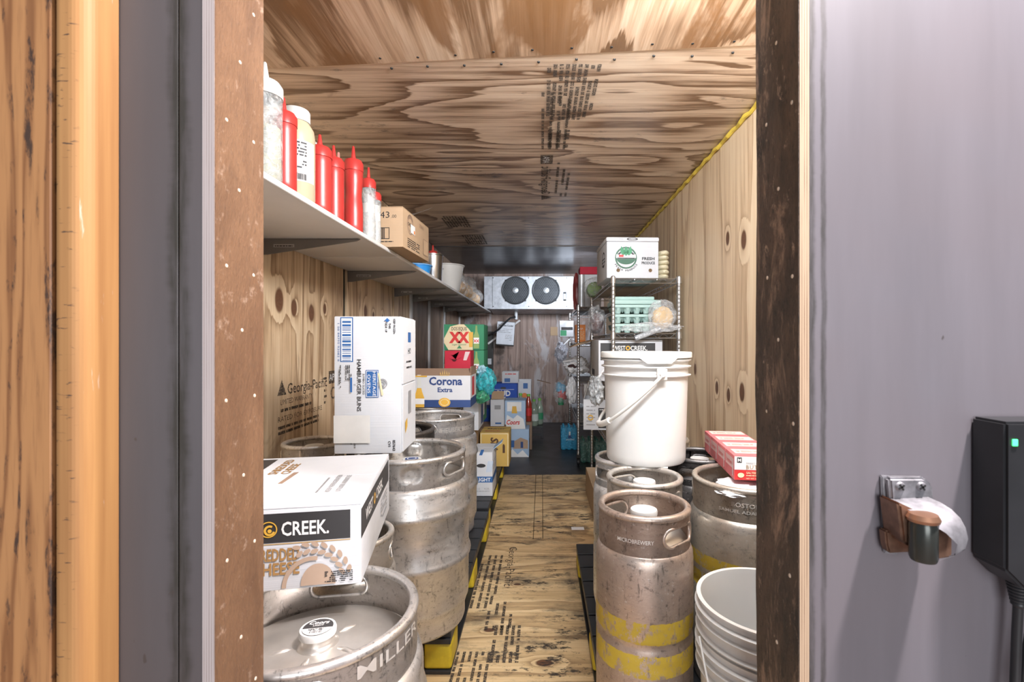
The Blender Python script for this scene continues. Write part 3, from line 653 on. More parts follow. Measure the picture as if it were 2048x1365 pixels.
def keg(x, y, z, kind, mat, label, rz=0, h=None, r=None, words=None, cap='white', plate=False, dents=False):
    big = kind == 'half'; r = r or (.198 if big else .1175); h = h or .59
    t = thing('beer_keg', label, 'keg', (x, y, z+.0005), rz, 'steel beer kegs')
    rr = r*.93; tub = .0095 if big else .0085; ch = .098 if big else .093; wl_ = h-ch; key = (kind, mat.name, round(r, 3), round(h, 3), dents)
    if key in _kc: parts = _kc[key]
    else:
        parts = []
        def rib(zc, a, w2=.018): return [(r+a*.0, zc-w2), (r+a*.75, zc-w2*.5), (r+a, zc), (r+a*.75, zc+w2*.5), (r, zc+w2)]
        bm = B()
        if big:
            pf = [(0, .012), (rr*.9, .012), (rr*.93, 0), (rr*.985, .002), (rr, .010), (rr, .045), (r*.975, .075), (r*.992, .082), (r*.995, .09)]
            pf += rib(.235, .0075) + rib(.40, .0075) + [(r*.997, h-ch-.022), (r*.985, h-ch-.01), (r*.955, h-ch-.002), (rr*.985, h-ch+.002), (rr*.9, h-ch+.006)]
        else:
            g = h*.50
            pf = [(0, .012), (rr*.9, .012), (rr*.93, 0), (rr*.99, .002), (rr, .01), (rr, .07), (r*.985, .10), (r, .115), (r, g-.018), (r*.985, g-.008), (r*.972, g), (r*.985, g+.008), (r, g+.018),
                  (r, h-ch-.03), (r*.985, h-ch-.012), (r*.955, h-ch-.002), (rr*.98, h-ch+.002), (rr*.9, h-ch+.006)]
        lathe(bm, pf, 72); parts.append(('keg_body', bm, mat, 'all', None))
        # collar with two handle slots
        hw, hh = (.062, .021) if big else (.054, .021); zc = h-.048 if big else h-.052
        bm = B(); ns, nz = 150, 16; zl, zh = h-ch+.001, h-tub; grid = []
        for j in range(nz+1):
            zz = zl+(zh-zl)*j/nz; row = []
            for i in range(ns):
                a = 2*PI*i/ns; ra = rr+.001
                if big and dents:     # pressed rectangular windows round the collar
                    m_ = (a*10/(2*PI)) % 1; q = max(0, 1-abs(m_-.5)/.28)*max(0, 1-abs(zz-(zl+zh)/2-.004)/.026)
                    ra -= .009*min(1, q*4)
                row.append(bm.verts.new((ra*math.cos(a), ra*math.sin(a), zz)))
            grid.append(row)
        for j in range(nz):
            for i in range(ns):
                a = 2*PI*(i+.5)/ns; zz = zl+(zh-zl)*(j+.5)/nz; skip = False
                for c_ in (0, PI):
                    u = ((a-c_+PI) % (2*PI)-PI)*rr; v = zz-zc
                    du = max(0, abs(u)-(hw-hh)); skip |= (du*du+v*v) < hh*hh
                if not skip: bm.faces.new((grid[j][i], grid[j][(i+1) % ns], grid[j+1][(i+1) % ns], grid[j+1][i]))
        bmesh.ops.solidify(bm, geom=bm.faces[:], thickness=.0022); parts.append(('collar', bm, mat, True, None))
        for c_ in (0, PI):
            bm = B(); tube(bm, [((rr-.0005)*math.cos(c_+u/rr), (rr-.0005)*math.sin(c_+u/rr), zc+v) for u, v in stadium(hw, hh)], .0042, 8, closed=True)
            parts.append(('handle_lip', bm, mat, 'all', None))
        bm = B(); n_ = 72; tube(bm, [((rr-tub*.55)*math.cos(2*PI*i/n_), (rr-tub*.55)*math.sin(2*PI*i/n_), h-tub) for i in range(n_)], tub, 12, closed=True); parts.append(('rim', bm, mat, 'all', None))
        # domed head
        bm = B(); zt = h-ch+.030 if big else h-ch+.045; lathe(bm, [(0, zt), (.04, zt-.001), (rr*.6, zt-.006), (rr*.85, zt-.020), (rr*.97, h-ch+.006)], 60)
        parts.append(('head', bm, KHEAD if mat is not KD else KD, 'all', None))
        bm = B(); nr = .030; lathe(bm, [(nr*1.35, zt-.003), (nr*1.05, zt+.004), (nr, zt+.008), (nr, zt+.026), (0, zt+.026)], 30); parts.append(('valve_neck', bm, KHEAD if mat is not KD else KD, True, None))
        if big:
            for q in range(5):
                a = 2*PI*q/5+.5; bm = B(); tube(bm, [((.045+k*(rr*.75-.045)/6)*math.cos(a+k*.0), (.045+k*(rr*.75-.045)/6)*math.sin(a), zt-.004-.0026*k*k*.5) for k in range(7)], [.004, .007, .008, .008, .008, .007, .004], 8)
                parts.append(('pressed_ridge', bm, KHEAD if mat is not KD else KD, 'all', None))
        cz = zt+.026; bm = B(); cr_ = .033; lathe(bm, [(nr, cz-.008), (cr_, cz-.008), (cr_*1.02, cz), (cr_*.97, cz+.004), (cr_*.9, cz+.0035), (0, cz+.003)], 36)
        parts.append(('valve_cap', bm, PLW, True, None))
        out = []
        for nm, bm_, mt, sm, _ in parts:
            o = obj(nm, bm_, mt, t, sm); out.append((nm, o.data))
        _kc[key] = out; parts = None
        _kc[key+('cz',)] = (cz, cr_)
    if parts is not None:
        for nm, me in parts: obj(nm, None, None, t, me=me)
    cz, cr_ = _kc[key+('cz',)]
    if words:
        for (s_, ang, hh_, arc, zz) in words:
            pr_ = Print(t, cyl(rr+.0012, zz, ang-arc/2/rr), .0012); pr_.text(plain('raised_steel', (.80, .78, .75), .3, .6), s_, arc/2, 0, hh_, box_w=arc, nm='embossed_lettering', bold=.01); pr_.done()
            o = t.children[-1]; sol = o.modifiers.new('s', 'SOLIDIFY'); sol.thickness = .002
    if cap == 'coors':
        ca, sa = math.cos(.17-rz), math.sin(.17-rz); pc = Print(t, lambda a, b, w_: Vector((a*ca-b*sa, a*sa+b*ca, cz+.0042+w_)), .0004)
        pc.disc(CHAR, 0, 0, cr_*.84, n=30); pc.disc(WHT, 0, 0, cr_*.83, a0=PI+.15, a1=2*PI-.15, nm='printed_half'); pc.text(WHT, 'Coors', 0, .009, .010, shear=.3, bold=.015); pc.text(WHT, 'LIGHT', 0, .002, .005)
        pc.lines(INK, -.015, -.008, .03, 2, .003, .0015); pc.barcode(INK, -.012, -.022, .012, -.013); pc.done()
    if cap == 'blue': 
        pc = Print(t, lambda a, b, w_: Vector((a, b, cz+.0042+w_)), .0004); pc.disc(NAVY, 0, 0, cr_*.7); pc.disc(WHT, 0, 0, cr_*.5, hole=.8, nm='printed_ring'); pc.done()
    return t
def ang(deg): return math.radians(deg)
# left side
kA = keg(-.430, .930, 0, 'half', K1, 'big steel keg at bottom left standing on the floor, dark and white cap', ang(100), words=[('MILLER', ang(-22-100), .022, .16, .545)], cap='coors')
keg(-.515, 1.305, 0, 'slim', K3, 'slim steel keg on the floor under the shredded cheese box', ang(20))
keg(-.456, 1.700, LPH, 'half', K1, 'large keg beside the tall white bun box, pressed windows round its collar', ang(-22), cap='blue', dents=True)
keg(-.655, 2.105, LPH, 'half', KD, 'dark-rimmed keg mostly hidden behind the tall white bun box', ang(80), words=[('CUBITA', ang(60-80+180), .03, .12, .53)])
keg(-.535, 2.505, LPH, 'half', K1b, 'pale silver keg in front of the white and blue beer carton', ang(-100), words=[('ANHEUSER BUSCH', ang(-50+100), .022, .24, .525)])
keg(-.665, 2.955, LPH, 'half', K3, 'keg hidden beneath the white and blue beer carton', ang(0))
keg(-.86, 1.83, LPH, 'slim', K3, 'slim keg by the left wall behind the tall bun box')
# right side
keg(.254, 1.200, PH, 'slim', K2, 'slim brownish keg with two worn yellow bands, nearest on the right', ang(-50), words=[('MICROBREWERY', ang(-112+50), .009, .085, .528)])
keg(.308, 1.450, PH, 'slim', K3, 'slim keg with white cap right behind the yellow-banded one', ang(120))
keg(.612, 1.440, PH, 'slim', keg_mat('keg_steel_brown_wide', (.70, .65, .58), (.36, .28, .20), .5, .36, bands=[(.345, .385), (.285, .330)]), 'wider keg under the butter boxes, paper and plastic lying on its top', ang(150), r=.165, words=[('BOSTON BEER', ang(-105-150), .012, .12, .540), ('SAMUEL ADAMS BREWERY', ang(-105-150), .009, .19, .523)])
keg(.566, 1.730, PH, 'slim', KD, 'dark slim keg behind the butter boxes near the right wall', ang(60))
keg(.300, 1.692, PH, 'slim', K1b, 'slim silver keg under the left side of the lidded white pail', ang(-150))
keg(.50, 2.02, PH, 'slim', K3, 'slim keg at the back of the right pallet behind the lidded pail')

# paper and film lying in the top of the wide keg
t = thing('film_scraps', 'crumpled clear wrap and white paper in the top of the wide keg', 'wrapper', (.60, 1.40, RZ-.028))
for i, (dx, dy, s_) in enumerate(((-.06, -.05, .05), (.02, -.06, .055), (-.03, .02, .05), (.06, .0, .045))):
    bm = blob(1, 3, .4, 2.5, (s_, s_, .010), i+4, None, .3); bmesh.ops.translate(bm, verts=bm.verts[:], vec=(dx, dy, .008)); obj('paper_scrap', bm, plain('white_paper', (.80, .80, .82), .5), t, True)

# ================================================================== BOXES ON THE LEFT KEGS
# shredded cheese box
t, f, (w_, d_, h_) = carton('cheese_box', 'white carton with black brand band and brown cheese lettering, on the bottom-left keg', 'box', -.38-.42, -.38, 1.02, .46, .5915, .5915+.170, WCARD, rz=ang(10.5), gap=.004)
p = f['front']; p.rect(CHAR, 0, .098, w_-.022, .158); p.rect(GOLD, 0, .0945, w_-.022, .0965, 'printed_line')
uo = w_-.176
p.text(WHT, 'WEST', uo-.026, .112, .028, 'R', bold=.02); p.text(WHT, 'CREEK.', uo+.020, .112, .028, 'L', bold=.02, box_w=.092)
p.disc(AMBER, uo-.004, .126, .0165, hole=.86); p.disc(AMBER, uo-.002, .124, .011, hole=.6, a0=1, a1=6); p.disc(AMBER, uo-.002, .123, .004)
TX = plain('brown_ink', (.36, .20, .07), .6)
p.text(TX, 'SHREDDED', w_-.121, .062, .024, 'R', bold=.03, box_w=.098); p.text(TX, 'CHEESE', w_-.121, .033, .024, 'R', bold=.03, box_w=.09)
BEI = plain('beige_ink', (.44, .32, .24), .6)
p.disc(BEI, w_-.085, .006, .034, r2=.044, a0=0, a1=PI, nm='printed_cheese'); p.disc(BEI, w_-.095, .004, .060, r2=.062, a0=PI*.45, a1=PI, hole=.86, nm='printed_arc')
for i in range(8):
    a = PI*.62-i*PI*.075; cx_, cy_ = w_-.098+.070*math.cos(a), .012+.072*math.sin(a)
    for s_ in (-.0075, .0075):
        lx, ly = cx_+s_*math.cos(a), cy_+s_*math.sin(a); th_ = a-PI/2-(.45 if s_ > 0 else -.45)
        p.poly(BEI, [(lx+.0085*math.cos(q)*math.cos(th_)-.0048*math.sin(q)*math.sin(th_), ly+.0085*math.cos(q)*math.sin(th_)+.0048*math.sin(q)*math.cos(th_)) for q in [2*PI*k/10 for k in range(10)]], 'printed_leaf')
p.lines(INK, w_-.072, .030, .055, 6, .0040, .0022, seed=9); p.done()
p = f['right']; p.poly(CHAR, [(.0, .095), (d_-.02, .095), (d_-.02, .158), (0, .158)]); p.text(WHT, 'WEST', .15, .113, .026, 'R', bold=.02); p.text(WHT, 'CREEK.', .20, .113, .026, 'L', bold=.02); p.disc(AMBER, .175, .125, .014, hole=.5)
p.lines(GREY, .28, .08, .12, 6, .01, .005, seed=3); p.done()
p = f['top']; p.rect(CHAR, .02, d_-.20, .115, d_-.02); p.text(WHT, 'CREEK', .075, d_-.15, .03, 'L', rot=PI/2, bold=.02)
p.text(TX, 'SHREDDED', .165, d_-.19, .022, 'L', rot=PI/2, bold=.02); p.text(TX, 'CHEESE', .195, d_-.19, .022, 'L', rot=PI/2, bold=.02)
p.text(GREY, 'KEEP REFRIGERATED', .335, .09, .011, 'L', rot=PI/2, bold=.015); p.text(GREY, 'UTILISER AVANT LE', .358, .09, .011, 'L', rot=PI/2, bold=.015); p.lines(GREY, .31, .09, .12, 1, .01, .005, rot=PI/2); p.done()
bm = prism(B(), [(-.012, -.05), (-.002, -.05), (.006, .05), (-.006, .05)], h_+.0003, h_+.0010, 'xy'); obj('torn_slit', bm, BRCARD, t)
# hamburger bun box
t, f, (w_, d_, h_) = carton('bun_box', 'tall white carton on end, blue barcode and hamburger bun lettering', 'box', X(671, 1.61), X(803, 1.61), 1.61, .205, LRZ+.001, LRZ+.001+.456, WCARD, rz=ang(3), top='plain')
p = f['front']; s_ = 1.61/F; uu = lambda px: (px-671)*s_; vv = lambda py: (915-py)*s_
BLU = plain('blue_ink', (.03, .12, .34), .5)
p.rect(BLU, uu(683), vv(732), uu(708), vv(643)); p.rect(WHT, uu(685), vv(730), uu(706), vv(645), 'label_white'); p.barcode(BLU, uu(687), vv(729), uu(704), vv(646), horiz=False)
p.text(BLU, '1 00 04795 93083 0', uu(678), vv(655), .006, 'L', rot=-PI/2, sp=1.15, box_w=.125)
p.text(CHAR, 'HAMBURGER BUNS', uu(716), vv(727), .013, 'L', rot=-PI/2, bold=.015, box_w=.172); p.text(CHAR, 'JUMBO SLICED', uu(727), vv(755), .0065, 'L', rot=-PI/2, box_w=.07); p.text(CHAR, '5"', uu(709.5), vv(776), .006, 'L', rot=-PI/2)
p.rect(BLU, uu(733), vv(803), uu(758), vv(748), 'badge'); p.rect(WHT, uu(734.2), vv(801.5), uu(756.8), vv(749.5), 'badge_line'); p.rect(BLU, uu(735.2), vv(800.5), uu(755.8), vv(750.5), 'badge_field')
p.text(WHT, 'HERITAGE', uu(747), vv(751.5), .010, 'L', rot=-PI/2, box_w=.081, nm='badge_lettering'); p.text(WHT, 'OVENS', uu(736.5), vv(757), .010, 'L', rot=-PI/2, box_w=.062, nm='badge_lettering')
p.disc(GREY, uu(766), vv(775), .016, hole=.8); p.disc(GREY, uu(766), vv(775), .010, hole=.4, nm='printed_bun'); p.poly(CREAM, [(uu(757), vv(755)), (uu(760), vv(753)), (uu(768), vv(798)), (uu(764), vv(799))], 'printed_wheat')
p.text(CHAR, 'KEEP FROZEN', uu(787), vv(646), .0068, 'L', rot=-PI/2, bold=.03, box_w=.05); p.text(CHAR, 'THIS', uu(778), vv(654), .0068, 'L', rot=-PI/2, bold=.03); p.text(CHAR, 'SIDE UP', uu(771), vv(654), .0068, 'L', rot=-PI/2, bold=.03, box_w=.032)
p.poly(BLU, [(uu(769), vv(650)), (uu(782), vv(650)), (uu(775.5), vv(644))], 'arrow'); p.rect(BLU, uu(773), vv(652), uu(778), vv(650), 'arrow')
p.lines(CHAR, uu(681), vv(738), .075, 2, -.004, .0028, rot=-PI/2, seed=2); p.lines(CHAR, uu(694), vv(738), .05, 4, -.0055, .003, rot=-PI/2, seed=3); p.rect(BLU, uu(703), vv(792), uu(707), vv(763), 'small_label')
p.rect(plain('clear_tape', (.66, .65, .63), .3), uu(671), vv(893), uu(742), vv(838), 'tape')
p.text(CHAR, '3N28B6 100 MFG 02-19-25 01', uu(710), vv(848), .005, 'L', rot=-PI/2, bold=.03, box_w=.093); p.text(CHAR, 'BEST IF USED BY: 12-14-25', uu(703), vv(848), .005, 'L', rot=-PI/2, bold=.03, box_w=.08)
p.text(CHAR, '857643', uu(786), vv(888), .008, 'L', rot=-PI/2, bold=.03, box_w=.036); p.text(CHAR, 'CV1', uu(777), vv(890), .008, 'L', rot=-PI/2, bold=.03)
p.done()
for a, b in ((.004, .226), (.230, .452)): 
    bm = bx(w_/2+.0004, w_/2+.0044, -d_/2+.003, d_/2-.003, a, b, .001, seg=1); obj('flap', bm, WCARD, t)
p = Print(t, lambda a, b, q: Vector((w_/2+.0046+q, -d_/2+a, b))); p.rect(BLU, .075, .37, .12, .405); p.text(CHAR, 'HO', .097, .33, .02); p.lines(CHAR, .05, .30, .08, 2, .02, .006); p.rect(GREY, .08, .12, .12, .20, 'small_label'); p.poly(AMBER, [(.03, .06), (.06, .08), (.06, .11), (.03, .10)]); p.done()

# pale blue/white beer carton ("Corona Extra")
D = 2.76
t, f, (w_, d_, h_) = carton('beer_case', 'white and blue beer carton with open top flap on the kegs', 'box', X(828, D)-.015, X(941, D), D, .235, LRZ+.001, Z(752, D), WCARD, top='open', group='beer cases on the left')
p = f['front']; p.rect(NAVY, 0, 0, w_, .042); p.text(NAVY, 'Corona', w_*.58, .128, .044, bold=.035, box_w=.19); p.text(NAVY, 'Extra', w_*.57, .087, .026, bold=.03, box_w=.085)
p.disc(AMBER, w_*.56, .028, .034, r2=.026); p.disc(CREAM, w_*.56, .028, .025, r2=.019, hole=.85, nm='seal_ring'); p.lines(AMBER, w_*.56-.012, .028, .024, 2, .006)
for q in range(5): p.poly(GOLD, [(w_*.56-.028+q*.0125, .188), (w_*.56-.018+q*.0125, .188), (w_*.56-.022+q*.0115, .205+.006*(2-abs(q-2)))], 'crown')
p.rect(GOLD, w_*.56-.026, .180, w_*.56+.028, .186, 'crown')
bo = [(.016, .0), (.074, .0), (.074, .055), (.066, .085), (.056, .100), (.054, .165), (.036, .165), (.034, .100), (.024, .085), (.016, .055)]
p.poly(AMBER, [(a, b) for a, b in bo if b < .12] if 0 else [(.016, 0), (.074, 0), (.074, .055), (.062, .088), (.057, .11), (.033, .11), (.028, .088), (.016, .055)], 'bottle_print')
p.rect(plain('pale_glass_ink', (.66, .68, .66), .4), .034, .11, .056, .185, 'bottle_neck_print'); p.rect(WHT, .015, .018, .075, .05, 'bottle_label_print'); p.text(NAVY, 'Corona', .045, .036, .010, box_w=.054, bold=.02); p.text(NAVY, 'Extra', .045, .024, .006); p.rect(AMBER, .0, h_-.008, .09, h_, 'yellow_tab'); p.done()
bm = bx(-w_/2-.01, w_/2, -.002, .002, 0, .07, .001); bmesh.ops.transform(bm, matrix=Matrix.Translation((0, -d_/2+.004, h_)) @ Matrix.Rotation(ang(-58), 4, 'X'), verts=bm.verts[:]); obj('flap', bm, BRCARD, t)
bm = bx(w_/2-.004, w_/2, -d_/2+.02, d_/2, h_, h_+.05, .001); obj('flap', bm, BRCARD, t)
p = f['right']; p.rect(NAVY, 0, 0, d_, .05); p.rect(RED, .06, .06, .15, .17); p.done()
# support carton + torn red box + XX cases
carton('beer_case', 'plain brown carton buried between the wide-topped beer carton and the red one', 'box', -.86, -.47, 3.02, .26, LRZ+.001, .905, KRAFT, group='beer cases on the left')
t, f, (w_, d_, h_) = carton('beer_case', 'torn crimson carton leaning on the green beer case', 'box', X(889, 3.1), X(941, 3.1), 3.10, .16, .907, Z(702, 3.1), REDCARD, top='plain', group='beer cases on the left')
bm = B(); lathe(bm, [(0, 0), (.016, 0), (.018, .003), (0, .004)], 12, 0, 0, 1.3); bmesh.ops.transform(bm, matrix=Matrix.Translation((-.02, -d_/2-.001, .095)) @ Matrix.Rotation(PI/2, 4, 'X'), verts=bm.verts[:]); obj('torn_handle_hole', bm, plain('dark_red', (.08, .005, .01), .8), t)
bm = prism(B(), [(-.05, .10), (.01, .135), (-.04, .115), (.03, .10), (-.01, .085), (-.05, .09)], -d_/2-.006, -d_/2-.001, 'xz'); obj('torn_flap', bm, REDCARD, t)
p = f['front']; p.poly(plain('pink_white_ink', (.7, .55, .57), .5), [(w_*.72, .08), (w_*.8, .135), (w_*.98, .135), (w_*.85, .08)]); p.done()
def xx(z0, z1, lab, full):
    D = 3.32; t, f, (w_, d_, h_) = carton('beer_case', lab, 'box', X(888, D), X(968, D), D, .24, z0, z1, GREENCARD, top='plain', group='beer cases on the left')
    p = f['front']; p.poly(CREAM, [(.03, 0), (w_*.72, 0), (w_*.72, h_), (.10, h_), (.0, h_*.85), (.0, .05)])
    p.poly(GREENCARD, [(0, h_), (0, h_*.45), (.05, h_)], 'green_corner'); p.poly(GREENCARD, [(w_*.72, h_), (w_*.50, h_), (w_*.62, h_*.82), (w_*.72, h_*.6)], 'green_corner')
    if full: p.text(INK, 'DOS EQUIS', w_*.38, h_*.76, .024, box_w=.105, bold=.01)
    p.text(RED, 'XX', w_*.38, h_*.30, .068, bold=.06, box_w=.14); p.disc(CREAM, w_*.38, h_*.5, .014, nm='diamond', n=4); p.text(GREEN, 'Lager Especial', w_*.38, h_*.18, .012, shear=.3); p.poly(GREEN, [(w_*.32, .01), (w_*.45, .01), (w_*.385, .032)], 'leaf')
    p.poly(AMBER, [(w_*.63, .02), (w_*.72, .02), (w_*.73, h_*.7), (w_*.62, h_*.7)], 'glass_print')
    p.poly(plain('bottle_green_ink', (.25, .38, .12), .4), [(w_*.74, .01), (w_*.88, .01), (w_*.88, h_*.55), (w_*.84, h_*.72), (w_*.83, h_*.95), (w_*.79, h_*.95), (w_*.78, h_*.72), (w_*.74, h_*.55)], 'bottle_print')
    p.rect(WHT, w_*.74, h_*.25, w_*.88, h_*.48, 'bottle_label'); p.text(RED, 'XX', w_*.81, h_*.30, .018, bold=.05, nm='bottle_label_lettering'); p.done()
xx(.868, 1.048, 'green carton with red XX, under its twin and half behind the crimson box', False)
xx(1.050, 1.226, 'topmost green and cream beer carton with big red XX', True)
carton('beer_case', 'plain carton at the bottom of the green stack', 'box', -.95, -.49, 3.30, .60, LPH+.001, .50, KRAFT, group='beer cases on the left')
t, f, (w_, d_, h_) = carton('beer_case', 'white and red carton in the stack under the green beer cases', 'box', -.74, -.43, 3.30, .28, .501, .866, WCARD, group='beer cases on the left')
p = f['right']; p.rect(RED, .02, .18, .12, .34); p.rect(NAVY, .14, .02, .26, .16); p.rect(GREEN, .15, .2, .26, .34); p.done()
t, f, (w_, d_, h_) = carton('beer_case', 'dark green carton seen end-on beside the white and red one', 'box', -.74, -.44, 3.60, .28, .501, .80, GREENCARD, group='beer cases on the left')
p = f['right']; p.rect(WHT, .03, .05, .12, .22); p.rect(CHAR, .15, .08, .25, .2); p.done()
# teal plastic bag
t = thing('plastic_bag', 'teal and green knotted plastic bag bulging from the stack of beer cases', 'bag', (-.372, 3.20, .82), group=None)
TEAL = film('teal_film', (.05, .48, .55), .75, .2); bm = blob(1, 4, .3, 1.8, (.062, .07, .085), 5, None, .18); bmesh.ops.translate(bm, verts=bm.verts[:], vec=(.0, 0, .02)); obj('bag_body', bm, TEAL, t, True)
bm = blob(1, 3, .4, 2.2, (.045, .05, .045), 11, None, .3); bmesh.ops.translate(bm, verts=bm.verts[:], vec=(-.02, -.02, -.07)); obj('bag_fold', bm, film('green_film', (.05, .30, .16), .8, .25), t, True)
bm = blob(1, 3, .5, 2.5, (.03, .03, .035), 21, None, .4); bmesh.ops.translate(bm, verts=bm.verts[:], vec=(-.02, -.02, .095)); obj('bag_knot', bm, film('pale_blue_film', (.45, .75, .9), .6, .2), t, True)
# beer "LIGHT" box at pallet end
D = 3.02
t, f, (w_, d_, h_) = carton('beer_case', 'white and blue light beer carton at the aisle end of the left pallet', 'box', -.435, X(985, D), D, .26, LPH+.001, Z(905, D), WCARD, group='beer cases on the left')
p = f['front']; p.rect(BLU, 0, .085, w_, .122); p.text(WHT, 'LIGHT', w_-.012, .092, .022, 'R', bold=.02); p.disc(CHAR, w_*.45, .19, .028, r2=.012, nm='handle_hole'); p.text(GREY, '12', w_*.35, .04, .012); p.text(GREY, '4.2%', w_*.72, .04, .012); p.lines(GREY, w_*.25, .03, .08, 1, .008, .003); p.poly(BLU, [(w_*.35, .255), (w_*.5, .255), (w_*.6, .29), (w_*.45, .29)])
for q in range(4): p.poly(PALEBLUE, [(w_*.7+q*.009, .15), (w_*.7+q*.009+.003, .15), (w_*.8+q*.009+.003, .22), (w_*.8+q*.009, .22)], 'stripe')
p.done(); p = f['right']; p.rect(BLU, 0, .085, d_, .122); p.lines(GREY, .03, .2, .2, 3, .02, .006); p.done()
bm = bx(-.002, .002, -.06, .06, 0, .07, .001); bmesh.ops.transform(bm, matrix=Matrix.Translation((w_/2-.004, .01, h_)) @ Matrix.Rotation(ang(52), 4, 'Y'), verts=bm.verts[:]); obj('loose_flap', bm, PBCARD, t)
# yellow bock case
D = 3.74
t, f, (w_, d_, h_) = carton('beer_case', 'yellow bock beer carton standing at the end of the stack, lettering sideways', 'box', X(960, D), X(1018, D), D, .27, LPH+.001, Z(866, D), YELCARD, group='beer cases on the left')
p = f['front']; BRN = plain('dark_brown_ink', (.09, .04, .02), .6); p.rect(CREAM, .006, .006, .012, h_-.006, 'edge_line'); p.rect(CREAM, w_-.012, .006, w_-.006, h_-.006, 'edge_line'); p.rect(CREAM, .012, h_-.012, w_-.012, h_-.006, 'edge_line')
p.text(BRN, 'Shiner', w_*.38, h_*.86, .055, 'L', rot=-PI/2, bold=.04, shear=.2, box_w=.21); p.text(RED, 'BOCK', w_*.20, h_*.62, .028, 'L', rot=-PI/2, bold=.05, box_w=.12); p.poly(BRN, [(w_*.78, h_*.40), (w_*.86, h_*.40), (w_*.86, h_*.62), (w_*.83, h_*.66), (w_*.79, h_*.66), (w_*.78, h_*.6)], 'ram_head'); p.done()
p = f['top']; p.text(BRN, 'Shiner', w_*.5, d_*.55, .05, bold=.03, box_w=.15); p.text(RED, 'BOCK', w_*.42, d_*.2, .03, bold=.04); p.rect(CREAM, .006, .006, w_-.006, .012, 'edge_line'); p.done()
# pale-blue cases
D = 4.72
def coors(z0, z1, px0, px1, lab, up):
    t, f, (w_, d_, h_) = carton('beer_case', lab, 'box', X(px0, D), X(px1, D), D, .25, z0, z1, PBCARD, top='flaps' if up else 'plain', group='beer cases on the left')
    p = f['front']
    if up: p.poly(WHT, [(.0, 0), (w_, 0), (w_*.9, h_*.35), (w_*.6, h_*.5), (w_*.4, h_*.36), (.1*w_, h_*.5)]); p.text(RED, 'Coors', w_*.40, h_*.16, .045, bold=.03, shear=.25, box_w=.13); p.rect(WHT, w_*.1, h_*.62, w_*.8, h_*.95, 'panel'); p.poly(AMBER, [(w_*.32, h_*.55), (w_*.6, h_*.55), (w_*.55, h_*.8), (w_*.36, h_*.8)], 'can_window')
    else: p.poly(WHT, [(0, 0), (w_, 0), (w_*.7, h_*.25), (w_*.45, h_*.1), (w_*.2, h_*.3)]); p.poly(TAN, [(w_*.25, h_*.3), (w_*.95, h_*.3), (w_*.95, h_*.6), (w_*.6, h_*.7), (w_*.25, h_*.55)], 'bottle_print'); p.rect(BLU, w_*.05, h_*.35, w_*.3, h_*.6, 'blue_mark'); p.rect(NAVY, w_*.6, h_*.33, w_*.72, h_*.55, 'bottle_label_print')
    p.done(); p = f['right']; p.text(NAVY, 'Coors', d_*.5, h_*.45, .05, bold=.03, shear=.2, box_w=.2); p.poly(WHT, [(0, 0), (d_, 0), (d_*.6, h_*.3), (d_*.3, h_*.15)]); p.done()
coors(-.0175, .255, 1016, 1058, 'lower pale blue beer carton on the dark floor, bottles printed on it', 0)
coors(.257, .535, 1010, 1051, 'upper pale blue beer carton with red script, on its twin', 1)
t, f, (w_, d_, h_) = carton('beer_case', 'plain white beer carton with opened brown top left of the pale blue ones', 'box', X(981, 4.62), X(1008, 4.62), 4.62, .26, .302, Z(800, 4.62), WCARD, top='open', group='beer cases on the left')
bm = bx(-.06, .06, -.002, .002, 0, .09, .001); bmesh.ops.transform(bm, matrix=Matrix.Translation((0, -d_/2+.03, h_)) @ Matrix.Rotation(ang(-35), 4, 'X'), verts=bm.verts[:]); obj('flap', bm, KRAFT, t)
p = f['front']; p.rect(GREY, w_*.3, .16, w_*.75, .2); p.rect(BLU, w_*.35, .02, w_*.8, .035); p.done()
carton('beer_case', 'brown carton on the floor beneath the opened white one', 'box', -.66, -.345, 4.50, .40, -.0175, .300, BRCARD, group='beer cases on the left')
D = 5.02
t, f, (w_, d_, h_) = carton('beer_case', 'royal blue light beer carton with white block lettering at the back', 'box', X(979, D), X(1034, D), D, .26, .42, Z(768, D), BLUECARD, group='beer cases on the left')
p = f['front']; p.text(WHT, 'BUD', w_*.52, h_*.50, .055, bold=.04, box_w=.14); p.text(WHT, 'LIGHT', w_*.70, h_*.20, .055, bold=.04, box_w=.15); p.disc(CHAR, w_*.5, h_*.82, .03, r2=.012, nm='handle_hole'); p.rect(WHT, w_*.08, h_*.755, w_*.9, h_*.77, 'line'); p.done()
carton('beer_case', 'dark blue carton on the floor under the royal blue one', 'box', X(979, D)-.1, X(1034, D)-.02, D, .28, -.0175, .418, BLUECARD, group='beer cases on the left')
t, f, (w_, d_, h_) = carton('beer_case', 'small white carton lying on top of the royal blue one', 'box', X(1003, D), X(1034, D)+.01, D+.06, .15, Z(768, D)+.0015, Z(745, D), WCARD, top='plain', group='beer cases on the left')
p = f['front']; p.rect(BLU, w_*.15, .01, w_*.5, .05); p.lines(RED, w_*.2, .09, .12, 1, .02, .01); p.done()
D = 5.35
t, f, (w_, d_, h_) = carton('beer_case', 'white carton with brown open flap before the back wall, fruit printed on it', 'box', X(1036, D), X(1062, D), D, .24, .405, Z(762, D), WCARD, top='open', group='beer cases on the left')
p = f['front']; p.rect(BLU, w_*.4, h_*.68, w_*.75, h_*.9); p.disc(ORCARD, w_*.5, h_*.4, .03); p.lines(RED, w_*.2, h_*.2, .09, 2, .02, .008); p.done()
